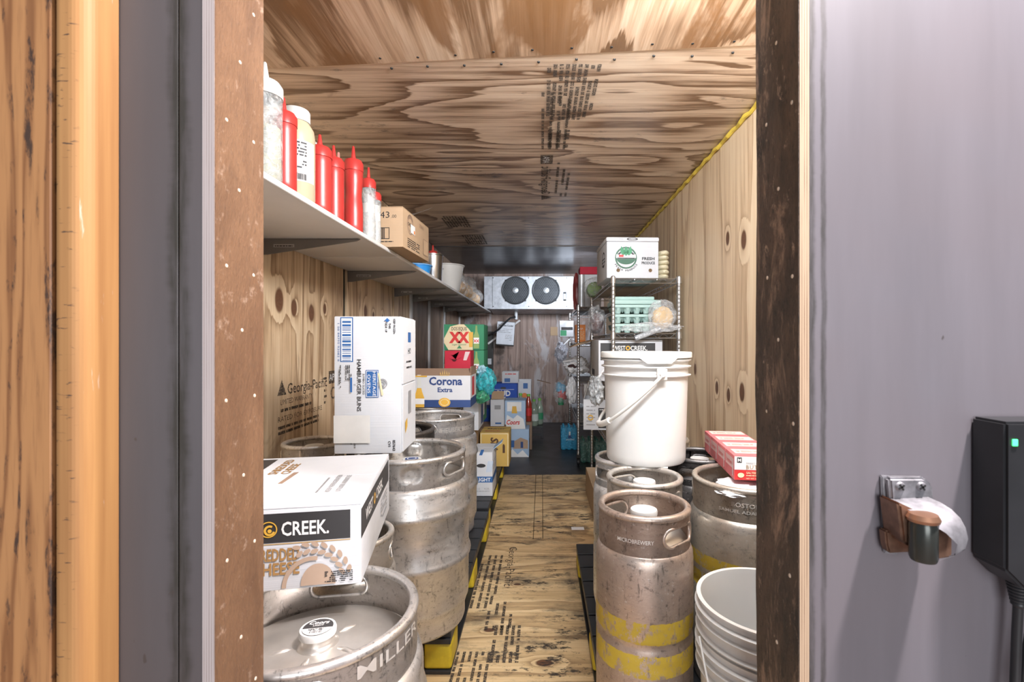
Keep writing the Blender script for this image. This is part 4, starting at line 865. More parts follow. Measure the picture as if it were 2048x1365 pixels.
bm = bx(0, .16, -.002+d_/2-.1, .002+d_/2, h_-.001, h_+.003); bmesh.ops.transform(bm, matrix=Matrix.Translation((w_/2, 0, 0)) @ Matrix.Rotation(ang(14), 4, 'Y'), verts=bm.verts[:]); obj('flap', bm, BRCARD, t)
carton('beer_case', 'brown carton on the floor under the fruit-printed one', 'box', X(1028, D), X(1062, D), D-.01, .28, -.0175, .404, BRCARD, group='beer cases on the left')
# crate + big bottles
t = thing('black_crate', 'small black plastic crate on the dark floor, drink bottles standing on it', 'crate', (X(1072, 5.75), 5.75, -.0175))
obj('crate_top', bx(-.085, .085, -.11, .11, .12, .14, .003), BLK, t)
for sx in (-1, 1):
    for sy in (-1, 1): obj('leg', bx(sx*.072-.012, sx*.072+.012, sy*.095-.014, sy*.095+.014, 0, .12, .002), BLK, t)
obj('side_rail', bx(-.06, .06, -.105, -.095, .03, .055), BLK, t)
GC = plain('lime_cap', (.20, .55, .08), .4); BG = plain('pale_green_bottle', (.42, .52, .42), .12, 0, .05, 9, Transmission_Weight=.35); BR = plain('red_drink', (.35, .05, .03), .15)
def bigbottle(px, y, z, mat, lab, labc, h=.30, r=.052):
    t = thing('drink_bottle', lab, 'bottle', (X(px, y), y, z+.0005), group='large drink bottles by the back wall')
    bm = B(); lathe(bm, [(0, 0), (r*.8, 0), (r, .015), (r, .17*h/.3), (r*.97, .19*h/.3), (r*.6, .235*h/.3), (.016, .265*h/.3), (.014, h*.93), (0, h*.93)], 26); obj('bottle_body', bm, mat, t, True)
    bm = B(); lathe(bm, [(.014, h*.92), (.019, h*.92), (.019, h), (0, h)], 16); obj('cap', bm, GC, t, True)
    bm = B(); lathe(bm, [(r+.0006, .06), (r+.0006, .14)], 26); obj('label', bm, labc, t, True)
bigbottle(1068, 5.70, .123, BG, 'clear soda bottle with green cap on the crate, nearest the aisle', plain('mint_label', (.65, .72, .68), .5), .31)
bigbottle(1079, 5.81, .123, BG, 'pale green soda bottle at the back of the crate', GREEN, .31, .045)
bigbottle(1057, 5.11, .272, BR, 'red drink bottle with green cap beside the pale blue cartons', RED, .285, .036)
bigbottle(1041, 5.14, .272, BG, 'green-capped bottle behind the upper pale blue carton', GREEN, .29, .036)
carton('beer_case', 'small carton under two drink bottles behind the pale blue cases', 'box', X(1034, 5.05), X(1064, 5.05), 5.05, .15, -.0175, .270, BRCARD, group='beer cases on the left')

# ================================================================== EVAPORATOR
ED = 6.30; ex0, ex1, ez0, ez1 = X(968, ED), X(1147, ED), Z(618, ED), Z(553, ED)
cx = (ex0+ex1)/2
t = thing('evaporator_unit', 'galvanized twin-fan cooler unit hung high at the back wall', 'cooling unit', (cx, ED, ez0-.05))
hw = (ex1-ex0)/2; H = ez1-ez0; zb = .05
obj('housing', bx(-hw, hw, 0, .45, zb, zb+H, .004), GALV, t)
bm = prism(B(), [(-.012, 0), (.44, -.045), (.44, .012), (-.012, .012)], -hw+.08, hw, 'yz'); bmesh.ops.translate(bm, verts=bm.verts[:], vec=(0, 0, zb-.003)); obj('drip_tray', bm, GALV, t)
for sx in (-hw+.11, hw-.09): obj('panel_seam', bx(sx-.002, sx+.002, -.002, .0, zb+.01, zb+H-.005), BLKM, t)
for px in (1031, 1092):
    fx = X(px, ED)-cx; fz = Z(581.5, ED)-(ez0-.05); R = .172
    bm = B(); tube(bm, [(fx+R*math.cos(2*PI*i/48), -.012, fz+R*math.sin(2*PI*i/48)) for i in range(48)], .011, 10, closed=True); g = obj('fan_ring', bm, plain('dark_grey_metal', (.05, .055, .06), .4, .6), t, True)
    bm = B(); lathe(bm, [(0, 0), (R, 0), (R, .004), (0, .004)], 40); bmesh.ops.transform(bm, matrix=Matrix.Translation((fx, -.003, fz)) @ Matrix.Rotation(PI/2, 4, 'X'), verts=bm.verts[:]); obj('fan_opening', bm, plain('fan_black', (.012, .014, .018), .6), t)
    for k in range(5):
        a = 2*PI*k/5+.3; bm = B(); P_ = [(.03, -.02), (R*.55, -.05), (R*.92, -.045), (R*.95, .03), (R*.5, .035), (.03, .02)]
        prism(bm, P_, 0, .002, 'xz'); bmesh.ops.transform(bm, matrix=Matrix.Translation((fx, -.010, fz)) @ Matrix.Rotation(a, 4, 'Y'), verts=bm.verts[:]); obj('fan_blade', bm, plain('fan_grey', (.03, .033, .036), .5, .3), t)
    # perforated guard: hexagonal mesh
    bm = B(); s = .0135; hx = s*math.sqrt(3)
    def vat(c={}): return c
    for i in range(-9, 10):
        for j in range(-11, 12):
            ux = (i+(j % 2)*.5)*hx; uz = j*1.5*s
            if ux*ux+uz*uz > (R-.006)**2: continue
            bul = -.016-.022*(1-(ux*ux+uz*uz)/(R*R))
            o_ = [(ux+s*math.sin(k*PI/3), uz+s*math.cos(k*PI/3)) for k in range(6)]; q_ = [(ux+s*.70*math.sin(k*PI/3), uz+s*.70*math.cos(k*PI/3)) for k in range(6)]
            ov = [bm.verts.new((fx+a, bul, fz+b)) for a, b in o_]; iv = [bm.verts.new((fx+a, bul, fz+b)) for a, b in q_]
            for k in range(6): bm.faces.new((ov[k], ov[(k+1) % 6], iv[(k+1) % 6], iv[k]))
    obj('fan_guard', bm, plain('guard_grey', (.085, .095, .11), .5, .4), t)
    bm = B(); lathe(bm, [(0, .006), (.022, .004), (.038, 0)], 24); bmesh.ops.transform(bm, matrix=Matrix.Translation((fx, -.040, fz)) @ Matrix.Rotation(PI/2, 4, 'X'), verts=bm.verts[:]); obj('hub_badge', bm, plain('hub_grey', (.42, .45, .48), .35, .6), t, True)
    for sx, sz in ((-1, -1), (-1, 1), (1, -1), (1, 1)): obj('mounting_tab', bx(fx+sx*.125-.014, fx+sx*.125+.014, -.006, -.0005, fz+sz*.128-.014, fz+sz*.128+.014, .002), plain('dark_grey_metal', (0, 0, 0)), t)
for sx in (-hw+.12, 0, hw-.09):
    for sz in (zb+.03, zb+H-.02):
        bm = B(); lathe(bm, [(0, .004), (.006, .003), (.007, 0)], 8); bmesh.ops.transform(bm, matrix=Matrix.Translation((sx, 0, sz)) @ Matrix.Rotation(PI/2, 4, 'X'), verts=bm.verts[:]); obj('screw', bm, BLKM, t)
obj('name_plate', bx(hw-.135, hw-.095, -.004, 0, zb+.10, zb+.22, .002), BLKM, t); obj('name_plate_face', bx(hw-.128, hw-.102, -.006, -.004, zb+.125, zb+.195), GALV, t)
bm = B(); px_ = X(1032, ED+.2)-cx; tube(bm, [(px_, .2, zb-.02), (px_, .2, zb-.13)], .022, 12); obj('drain_pipe', bm, plain('grey_pvc', (.50, .53, .57), .4), t, True)
# hose, pale pipe and notice
def at3(px, py, D): return tuple(at(px, py, D))
bm = B(); P_ = [at(1031, 634, 6.45), at(1020, 637, 6.44), at(1008, 648, 6.44), at(998, 659, 6.45), at(986, 667, 6.47), at(978, 671, 6.55)]
tube(bm, P_, .013, 8); tag(obj('black_hose', bm, BLK, None, True), 'black hose sagging from the drain below the fan unit', 'hose')
bm = B(); tube(bm, [at(1040, 641, 6.6), at(1020, 656, 6.6), at(976, 688, 6.6)], .014, 8); tag(obj('drain_pipe', bm, plain('pale_pvc', (.60, .58, .58), .5), None, True), 'pale slanting pipe behind the notice board on the back wall', 'pipe')
t = thing('notice_board', 'white paper notice on a dark tilted board on the back wall', 'notice', tuple(at(1011, 668, 6.52)), rot=(0, ang(-4)*-1, 0))
obj('board', bx(-.12, .12, 0, .05, -.165, .165, .006), BLKM, t); obj('paper', bx(-.118, .118, -.004, -.0005, -.145, .160, .001), plain('notice_paper', (.55, .57, .62), .6), t)
p = Print(t, lambda a, b, q: Vector((a, -.005-q, b)), .0012); p.text(INK, 'Keep the Cooler', 0, .10, .024, box_w=.20, bold=.02); p.lines(GREY, -.10, .06, .19, 3, .022, .006, seed=2); p.lines(GREY, .0, -.02, .09, 4, .022, .006, seed=3); p.done()
t = thing('junction_box', 'dark electrical box low on the corner of the back wall', 'electrical box', tuple(at(979, 700, 6.64)))
obj('box_body', bx(-.05, .05, -.03, .05, -.28, .25, .005), BLKM, t); obj('cover_plate', bx(-.03, .03, -.034, -.030, -.20, -.12, .002), GALV, t)

# ================================================================== WIRE SHELVING, RIGHT
def wire_rack(x0, x1, y0, y1, ztop, shelves, label, foot=0.0, caster=False):
    t = thing('wire_shelving', label, 'shelving', ((x0+x1)/2, (y0+y1)/2, foot), group='chrome wire shelving on the right'); a, b = (x1-x0)/2, (y1-y0)/2; fz = foot
    for sx in (-1, 1):
        for sy in (-1, 1):
            bm = B(); P_ = []; lo = .10 if caster else .012
            pf = [(0, lo), (.0125, lo)]; zz = lo+.03
            while zz < ztop-fz-.01: pf += [(.0125, zz), (.0117, zz+.002), (.0125, zz+.004)]; zz += .0254
            pf += [(.0125, ztop-fz-.004), (.010, ztop-fz), (0, ztop-fz)]
            lathe(bm, pf, 14, sx*a, sy*b); po = obj('post', bm, CHROME, t, True)
            for zs in shelves:
                bm = B(); lathe(bm, [(.0135, zs-fz-.034), (.0185, zs-fz-.034), (.0165, zs-fz+.004), (.0128, zs-fz+.004)], 16, sx*a, sy*b); obj('collar', bm, CHROME, po, True)
            if caster:
                bm = B(); lathe(bm, [(0, -.012), (.030, -.012), (.034, 0), (.030, .012), (0, .012)], 20); bmesh.ops.transform(bm, matrix=Matrix.Translation((sx*a, sy*b, .035)) @ Matrix.Rotation(PI/2, 4, 'Y'), verts=bm.verts[:]); obj('caster_wheel', bm, BLK, t, True)
                obj('caster_fork', bx(sx*a-.018, sx*a+.018, sy*b-.02, sy*b+.02, .068, .10, .004), BLKM, t)
            else:
                bm = B(); lathe(bm, [(0, 0), (.014, 0), (.016, .006), (.013, .014), (0, .014)], 12, sx*a, sy*b); obj('foot', bm, CHROME, t, True)
    for zs in shelves:
        z_ = zs-fz; bm = B()
        for sx in (-1, 1):
            for dz in (0, -.028): tube(bm, [(sx*(a-.006), -b, z_+dz-.004), (sx*(a-.006), b, z_+dz-.004)], .0035, 6)
        for sy in (-1, 1):
            for dz in (0, -.028): tube(bm, [(-a, sy*(b-.006), z_+dz-.004), (a, sy*(b-.006), z_+dz-.004)], .0035, 6)
        obj('shelf_frame', bm, CHROME, t, True)
        bm = B(); n = int(2*b/.027)
        for i in range(n): y_ = -b+2*b*(i+.5)/n; tube(bm, [(-a+.006, y_, z_-.003), (a-.006, y_, z_-.003)], .0019, 4, cap=False)
        for sx in (-.34, .34): tube(bm, [(sx*a*1.0, -b+.006, z_-.009), (sx*a, b-.006, z_-.009)], .003, 5)
        for sy in (-1, 1):
            m = 10; tube(bm, [(-a+.02+(2*a-.04)*i/m, sy*(b-.006), z_-.005-(.026 if i % 2 else 0)) for i in range(m+1)], .002, 4)
        for sx in (-1, 1):
            m = int(2*b/.035)//2*2; tube(bm, [(sx*(a-.006), -b+.02+(2*b-.04)*i/m, z_-.005-(.026 if i % 2 else 0)) for i in range(m+1)], .002, 4)
        o = obj('shelf_wires', bm, CHROME, t); o['kind'] = 'stuff'
    return t
R1 = [1.496, 1.160, .86, .45]; R2 = [1.43, 1.10, .74, .38]
wire_rack(.437, .838, 2.95, 4.20, 1.508, R1, 'nearer chrome wire rack by the right wall, fresh produce box on top')
wire_rack(.335, .76, 4.40, 5.72, 1.45, R2, 'farther chrome wire rack on casters in the back right corner', foot=-.018, caster=True)

# fresh produce box
D = 2.985; z0 = R1[0]+.002
t, f, (w_, d_, h_) = carton('produce_box', 'white fresh produce carton with green round emblem on the nearer rack top', 'box', X(1213, D), X(1317, D), D, .40, z0, z0+.225, WCARD, rz=ang(2), top='plain')
bm = B(); box(bm, -w_/2-.004, w_/2+.004, -d_/2-.004, d_/2+.004, h_, h_+.028, .010, seg=2); obj('lid', bm, WCARD, t, True)
p = f['front']; DG = plain('dark_green_ink', (.05, .14, .09), .6); u, v = w_*.37, .125
p.disc(DG, u, v, .068, hole=.86, nm='emblem_ring'); p.disc(DG, u, v-.005, .058, a0=PI, a1=2*PI, r2=.036, nm='emblem_field'); p.disc(CHAR, u, v, .060, r2=.045, a0=.15, a1=PI-.15, hole=.8, nm='emblem_hill')
for q in (-.6, 0, .6): p.poly(GREEN, [(u+.03*q, v+.01), (u+.03*q+.02, v+.035), (u+.05*q, v+.072), (u+.03*q-.018, v+.035)], 'emblem_leaf')
p.poly(WHT, [(u-.062, v+.0), (u+.062, v+.0), (u+.06, v+.022), (u, v+.012), (u-.06, v+.022)], 'emblem_band'); p.rect(RED, u-.045, v+.004, u-.015, v+.018, 'barn'); p.rect(CHAR, u-.055, v-.004, u+.055, v+.001, 'field_line')
for i, ch in enumerate('FRESH PRODUCE'):
    a = PI*1.17+(PI*.66)*i/12; p.text(CHAR, ch, u+.080*math.cos(a), v+.080*math.sin(a)-.004, .011, rot=a-1.5*PI, bold=.03, nm='ring_lettering')
p.text(CHAR, 'FRESH', w_*.80, .112, .017, bold=.03, box_w=.078); p.text(CHAR, 'PRODUCE', w_*.80, .086, .016, bold=.03, box_w=.082)
for q in (.22, .84): p.disc(plain('hole_brown', (.16, .10, .05), .8), w_*q, .048, .011, nm='vent_hole')
p.done()
p = Print(t, lambda a, b, q: Vector((-w_/2+a, -d_/2-.0042-q, h_+b))); p.disc(CHAR, w_*.49, .015, .035, r2=.009, hole=.7); p.text(CHAR, 'FRESH', w_*.49, .011, .008, box_w=.045); p.text(GREY, 'FRESH', w_*.28, .012, .007); p.done()
p = f['left']; p.disc(CHAR, d_*.7, .13, .05, hole=.8); p.lines(CHAR, d_*.55, .13, .12, 3, .02, .008); p.done()
# cream stack
for i in range(6):
    D = 3.0; bm = blob(1, 3, .05, 2, (.036, .10, .018), i, None, .1); o = obj('tortilla_pack', bm, plain('cream_wrap', (.70, .64, .46), .35), None, True)
    for vtx in o.data.vertices: vtx.co.x = max(-.034, min(.034, vtx.co.x*1.15)); vtx.co.z = max(-.0145, min(.0145, vtx.co.z*1.3))
    o.location = (X(1329, D)+.003*(i % 2), 3.09, z0+.0155+i*.0295)
    tag(o, 'cream wrapped flat pack beside the produce box, %s of its pile' % ('lowest', 'second from bottom', 'third from bottom', 'third from top', 'second from top', 'topmost')[i], 'food pack', 'cream packs piled on the nearer rack')
# egg cartons on the second shelf
MINT = plain('mint_foam', (.42, .60, .56), .55, 0, .04); z1 = R1[1]+.002
def egg_tray(x, y, z, lab, open_=False):
    t = thing('egg_carton', lab, 'egg carton', (x, y, z), group='mint egg cartons on the rack'); wd, dp = .15, .15
    bm = B(); nx, ny = 50, 34; G = []
    for j in range(ny+1):
        row = []
        for i in range(nx+1):
            u = -wd+2*wd*i/nx; v = -dp+2*dp*j/ny; hgt = .030+.024*math.cos(u/(2*wd)*5*2*PI)*math.cos(v/(2*dp)*5*2*PI)
            edge = min((wd-abs(u)), (dp-abs(v)))
            if edge < .008: hgt = .054
            row.append(bm.verts.new((u, v, hgt)))
        G.append(row)
    for j in range(ny):
        for i in range(nx): bm.faces.new((G[j][i], G[j][i+1], G[j+1][i+1], G[j+1][i]))
    bmesh.ops.solidify(bm, geom=bm.faces[:], thickness=.002); obj('egg_cups', bm, MINT, t, True)
    for i in range(5):   # front face cups
        bm = B(); u = -wd+.03+i*.06; lathe(bm, [(0, .002), (.017, .002), (.0275, .036), (.028, .040)], 14, u, -dp+.03); obj('egg_cup', bm, MINT, t, True)
    obj('tray_rim', bx(-wd, wd, -dp-.002, -dp+.006, .040, .058, .002), MINT, t)
for i, lb in enumerate(('lowest mint foam egg carton in the pile on the wire rack', 'middle mint foam egg carton in the pile', 'upper mint foam egg carton of the pile')):
    egg_tray(.605, 3.20, z1+.060*i, lb)
t = thing('egg_carton', 'closed flat mint lid on top of the egg carton pile', 'egg carton', (.605, 3.20, z1+.180), group='mint egg cartons on the rack')
obj('carton_lid', bx(-.15, .15, -.15, .15, 0, .03, .009, seg=3), MINT, t, True); obj('carton_lid', bx(-.135, .12, -.10, .15, .031, .055, .009, seg=3), MINT, t, True)
bagged('tortilla_bag', 'crumpled clear bag of tan tortillas before the mint egg cartons', 'bag', (.745, 2.985, z1+.02), (.085, .055, .095), 15, plain('tortilla', (.66, .46, .22), .8, 0, .2, 20), 3)
t = thing('plastic_wrap', 'sagging clear plastic wrap along the front edge of the egg shelf', 'wrap', (.64, 2.945, z1)); bm = blob(1, 4, .35, 2.5, (.16, .030, .028), 33, None, .4); bmesh.ops.translate(bm, verts=bm.verts[:], vec=(.02, -.03, .03)); obj('film', bm, FILM, t, True)
bagged('produce_bag', 'dark crumpled clear bag left of the egg cartons on the rack', 'bag', (.385, 3.40, z1), (.06, .13, .10), 25, plain('dark_contents', (.12, .06, .06), .6), 2, filmm=film('clear_film'))
t = thing('glass_tube_tag', 'clear plastic label tube tilted on the rack edge under the eggs', 'tag holder', tuple(at(1295, 668, 2.93)), rot=(0, ang(-21), 0))
bm = B(); tube(bm, [(-.07, 0, 0), (.07, 0, 0)], .016, 14); obj('tube', bm, film('tube_film', (.75, .78, .82), .7, .1), t, True)
for s_ in (-.074, .074): bm = B(); tube(bm, [(s_-.007, 0, 0), (s_+.007, 0, 0)], .018, 14); obj('end_cap', bm, GALV, t, True)
obj('paper_strip', bx(-.06, .06, -.004, .004, -.010, .010), plain('strip_grey', (.42, .43, .45), .5), t)
# big west creek box on third shelf
D = 3.0
t, f, (w_, d_, h_) = carton('cheese_box', 'white carton with black brand band behind the lidded pail', 'box', X(1197, D), X(1325, D), D, .42, R1[2]+.002, Z(681, D), WCARD, top='plain')
p = f['front']; bw = .17; p.rect(CHAR, .012, h_-.125, w_-.045, h_-.018); p.text(WHT, 'WEST', w_*.42, h_-.063, .028, 'R', bold=.02, box_w=.075); p.text(WHT, 'CREEK.', w_*.50, h_-.063, .028, 'L', bold=.02, box_w=.105); p.disc(AMBER, w_*.46, h_-.049, .0145, hole=.5); p.done()
p = f['left']; p.rect(CHAR, .04, .02, .2, .06); p.done()
t = thing('plastic_jug', 'grey translucent jug shoulder showing above the lidded pail', 'jug', (X(1324, 2.90), 2.885, R1[2]-.12)); bm = B(); lathe(bm, [(0, 0), (.06, 0), (.06, .16), (.055, .19), (.025, .22), (.022, .235), (0, .235)], 24); obj('jug_body', bm, plain('jug_grey', (.40, .41, .43), .35), t, True)
# items at the left face of the nearer rack
bagged('lettuce_bag', 'clear bag of green lettuce on the rack top left of the produce box', 'bag', (.435, 4.02, R1[0]-.02), (.085, .12, .085), 41, plain('lettuce', (.22, .38, .10), .7, 0, .5, 14), 2)
D = 4.28; 
t, f, (w_, d_, h_) = carton('small_carton', 'pink-red flat carton high on the far rack', 'box', X(1160, 4.62), X(1202, 4.62), 4.62, .2, Z(549, 4.62), Z(536, 4.62)+.01, REDCARD, top='plain')
t, f, (w_, d_, h_) = carton('small_carton', 'white carton under the pink-red one on the far rack', 'box', X(1162, 4.6), X(1202, 4.6), 4.60, .24, R2[0]+.002, Z(549, 4.6)-.002, WCARD, top='plain')
t = thing('paper_roll', 'silver-grey upright roll on the far rack beside the lettuce', 'roll', (X(1163, 4.5), 4.50, R2[0]+.002)); bm = B(); lathe(bm, [(0, 0), (.03, 0), (.03, .30), (.012, .30), (.012, .27), (0, .27)], 20); obj('roll_body', bm, plain('silver_roll', (.55, .57, .60), .35, .3), t, True)
t = thing('red_bag', 'long dark red pouch hanging at the side of the far rack', 'bag', tuple(at(1153, 585, 4.9))); bm = blob(1, 3, .3, 2, (.035, .03, .19), 51, None, .2); obj('pouch', bm, plain('dark_red_bag', (.25, .04, .04), .35), t, True)
D = 4.45
carton('small_carton', 'orange carton on the far rack, its front lettered', 'box', X(1151, D), X(1171, D), D, .12, R2[1]+.002, Z(650, D), ORCARD, top='flaps')
pt = [o for o in COL.objects if o.get('label', '').startswith('orange carton')][0]
p = Print(pt, lambda a, b, q: Vector((a, -.06-q, b))); p.text(WHT, 'RAJA', 0, .12, .016, box_w=.05); p.lines(CREAM, -.035, .10, .07, 6, .014, .004); p.done()
D = 5.3
t, f, (w_, d_, h_) = carton('small_carton', 'white and green carton left of the orange one', 'box', X(1119, D)+.0, X(1147, D), D, .16, Z(674, D), Z(642, D), WCARD, top='flaps')
p = f['front']; p.rect(GREEN, .01, .01, w_*.5, h_*.4); p.rect(CHAR, .02, h_*.42, w_*.95, h_*.6); p.done()
D = 6.6; t = thing('wall_card', 'tan card fixed on the back wall left of the far rack', 'card', tuple(at(1108, 663, YB-.004))); obj('card_face', bx(-.05, .05, -.002, .003, -.06, .06, .002), KRAFT, t)
# white grocery bags on the far rack
WB = plain('white_bag_film', (.86, .87, .90), .35, 0, .04)
def crumple(name, label, px, py, D, sc, seed, mat, cat='bag', amp=.35, cr=.35, extra=None):
    t = thing(name, label, cat, tuple(at(px, py, D))); bm = blob(1, 4, amp, 2.0, sc, seed, None, cr); obj('bag_body', bm, mat, t, True); return t
t = crumple('grocery_bag', 'white crumpled grocery bag slumping from the far rack', 1152, 732, 4.55, (.10, .12, .075), 61, WB)
bm = B(); tube(bm, [(-.10, -.02, .0), (-.12, -.07, .04), (-.03, -.12, .06), (.05, -.10, .03)], .010, 8); obj('bag_handle', bm, WB, t, True)
bm = blob(1, 3, .1, 2, (.045, .02, .02), 3); bmesh.ops.translate(bm, verts=bm.verts[:], vec=(-.04, -.115, .0)); obj('bag_opening', bm, plain('dark_inside', (.05, .02, .02), .7), t, True)
crumple('grocery_bag', 'narrow white bag hanging down the aisle side of the far rack', 1143, 782, 4.6, (.042, .05, .11), 66, WB)
t = crumple('clear_bag', 'small clear bag bulging above the white grocery bag', 1122, 705, 5.3, (.06, .07, .10), 70, film('grey_film', (.5, .52, .6), .6))
bm = B(); tube(bm, [(.03, 0, .08), (.10, .02, .15), (.145, .02, .14)], .007, 6); obj('bag_tie', bm, WB, t, True)
t = thing('drink_pack', 'shrink-wrapped blue and red drink pack hung beside the far rack', 'drink pack', tuple(at(1122, 785, 5.0)))
for i, (dx, dz, m_) in enumerate(((-.02, .05, 'b'), (.02, .03, 'b'), (.0, -.02, 'r'), (.03, -.03, 'r'), (0, -.09, 'g'))):
    bm = B(); lathe(bm, [(0, -.04), (.03, -.04), (.033, 0), (.03, .04), (.012, .055), (0, .055)], 14); bmesh.ops.translate(bm, verts=bm.verts[:], vec=(dx, 0, dz)); obj('small_bottle', bm, {'b': plain('sky_blue', (.08, .42, .68), .3), 'r': RED, 'g': GREEN}[m_], t, True)
bm = blob(1, 3, .25, 2, (.075, .06, .12), 44, None, .25); obj('shrink_wrap', bm, FILM, t, True)
bm = B(); tube(bm, [(.02, 0, .10), (.08, .0, .20), (.150, .0, .235)], .006, 6); obj('hanging_strap', bm, WB, t, True)
t = crumple('clear_bag', 'clear plastic bag swelling left of the lidded pail', 1192, 782, 2.78, (.040, .09, .075), 81, film('grey_film2', (.55, .58, .60), .75))
bm = B(); tube(bm, [(.01, .03, .06), (.06, .10, .12), (.13, .17, .13)], .006, 6); obj('bag_tie', bm, WB, t, True)
# open white/black carton at left of pail
D = 3.30
t, f, (w_, d_, h_) = carton('open_carton', 'open white carton with black panel on the rack behind the lidded pail', 'box', X(1167, D), X(1215, D)+.04, D, .25, R1[3]+.052, Z(800, D), WCARD, top='open', rz=ang(-6))
p = f['front']; p.rect(CHAR, w_*.50, .012, w_*.9, h_*.72); p.disc(AMBER, w_*.24, h_*.4, .02, hole=.5); p.lines(GREY, .02, h_*.75, .06, 6, .025, .006); p.lines(WHT, w_*.54, h_*.65, .05, 1, .01, .006); p.done()
for a, b, c_ in ((-w_/2, w_/2, -28), ):
    bm = bx(a, b, -.002, .002, 0, .09, .001); bmesh.ops.transform(bm, matrix=Matrix.Translation((0, d_/2-.004, h_)) @ Matrix.Rotation(ang(c_), 4, 'X'), verts=bm.verts[:]); obj('flap', bm, plain('grey_board', (.42, .40, .38), .7), t)
bm = bx(-.002, .002, -d_/2+.01, d_/2-.01, 0, .12, .001); bmesh.ops.transform(bm, matrix=Matrix.Translation((-w_/2+.003, 0, h_)) @ Matrix.Rotation(ang(16), 4, 'Y'), verts=bm.verts[:]); obj('flap', bm, plain('grey_board', (0, 0, 0)), t)
# cardboard flap sticking out near the top shelf of rack one
t = thing('cardboard_sheet', 'torn brown cardboard sheet sticking out above the grocery bag', 'cardboard', tuple(at(1165, 688, 4.15))); obj('sheet', prism(B(), [(-.11, -.03), (.08, .025), (.10, .04), (-.06, .0)], -.15, .10, 'xz'), KRAFT, t)
# floor: water packs, carton
def bottle_pack(label, x0, y0, nx, ny, m_, filmm, z=-.0175, hb=.22, r=.032, name='water_pack'):
    t = thing(name, label, 'drink pack', (x0+nx*r, y0+ny*r, z+.0005), group='shrink-wrapped packs on the floor')
    for i in range(nx):
        for j in range(ny):
            bm = B(); xx_, yy_ = (i-(nx-1)/2)*2*r, (j-(ny-1)/2)*2*r; lathe(bm, [(0, 0), (r*.9, 0), (r*.97, .01), (r*.97, hb*.62), (r*.8, hb*.76), (r*.35, hb*.92), (r*.35, hb), (0, hb)], 14, xx_, yy_); obj('bottle', bm, m_, t, True)
    bm = B(); box(bm, -nx*r-.002, nx*r+.002, -ny*r-.002, ny*r+.002, .002, hb*.93, .02, seg=3); obj('shrink_wrap', bm, filmm, t, True)
    return t
tp = bottle_pack('blue shrink-wrapped water bottle pack on the dark floor by the far rack', X(1122, 5.05), 5.05, 3, 3, plain('blue_water', (.04, .40, .68), .2), film('blue_film', (.10, .50, .80), .5), hb=.25, r=.029)
p = Print(tp, lambda a, b, q: Vector((a, -.092-q, b)), .001); p.text(WHT, 'purified', .01, .10, .018, box_w=.08); p.poly(NAVY, [(-.015, .12), (.02, .12), (.015, .16), (-.01, .16)]); p.rect(WHT, -.005, .15, .012, .19, 'label_mark'); p.done()
bottle_pack('green shrink-wrapped bottle pack under the wire racks', X(1160, 4.55), 4.50, 4, 3, plain('dark_green_bottle', (.03, .16, .12), .2), film('greenish_film', (.3, .5, .45), .35), hb=.22, r=.031)
carton('small_carton', 'low brown cardboard carton on the floor under the nearer wire rack', 'box', .325, .415, 2.93, .62, .0005, .185, KRAFT, top='open')

# ================================================================== PAILS
def pail(name, label, x, y, z, rt=.151, rb=.131, h=.357, lid=False, rz=0):
    t = thing(name, label, 'pail', (x, y, z+.0005), rz, 'white plastic pails')
    rad = lambda q: rb+(rt-.010-rb)*q
    bm = B(); pf = [(0, .004), (rb-.006, .004), (rb-.003, 0), (rb, .006)]
    for i in range(1, 13): q = i/14; pf.append((rad(q), h*q))
    for zc in (.805, .885, .945):
        q = zc; pf += [(rad(q), h*q-.006), (rad(q)+.009, h*q-.002), (rad(q)+.010, h*q+.001), (rad(q)+.001, h*q+.004)]
    pf += [(rad(1), h-.004), (rad(1)+.006, h-.003), (rad(1)+.006, h), (rad(1)-.003, h)]
    pf = [a for i, a in enumerate(pf) if True]
    pf.sort(key=lambda a: 0) 
    pf = [a for a in pf]
    seq = pf[:4]+[a for a in pf[4:16] if a[1] < h*.78]+pf[16:]
    inner = [(rad(.95)-.004, h*.95), (rad(.5)-.004, h*.5), (rb-.004, .010), (0, .010)]
    lathe(bm, seq+inner, 64); obj('pail_body', bm, PLW, t, True)
    if lid:
        bm = B(); lathe(bm, [(0, h+.001), (rt-.025, h+.001), (rt-.018, h+.006), (rt-.001, h+.006), (rt+.001, h+.002), (rt+.001, h-.012), (rt-.002, h-.013)], 64); obj('lid', bm, PLWR, t, True)
        bm = B(); R_ = rt+.0025; n = 16; prev = None
        for i in range(n+1):
            a = -PI/2-.32+.80*i/n; q = min(1, min(i, n-i)/3.0); zz = h-.013-.016*q
            c = [bm.verts.new((R_*math.cos(a), R_*math.sin(a), h-.004)), bm.verts.new((R_*math.cos(a), R_*math.sin(a), zz)), bm.verts.new(((R_-.004)*math.cos(a), (R_-.004)*math.sin(a), zz)), bm.verts.new(((R_-.004)*math.cos(a), (R_-.004)*math.sin(a), h-.004))]
            if prev:
                for k in range(3): bm.faces.new((prev[k], c[k], c[k+1], prev[k+1]))
            prev = c
        obj('pull_tab', bm, PLWR, t, True)
    return t
PY = 1.652; PX = X(1291, 1.652)
t = pail('plastic_pail', 'lidded white plastic pail with hanging handle standing on the right kegs', PX, PY, RZ+.001, lid=True)
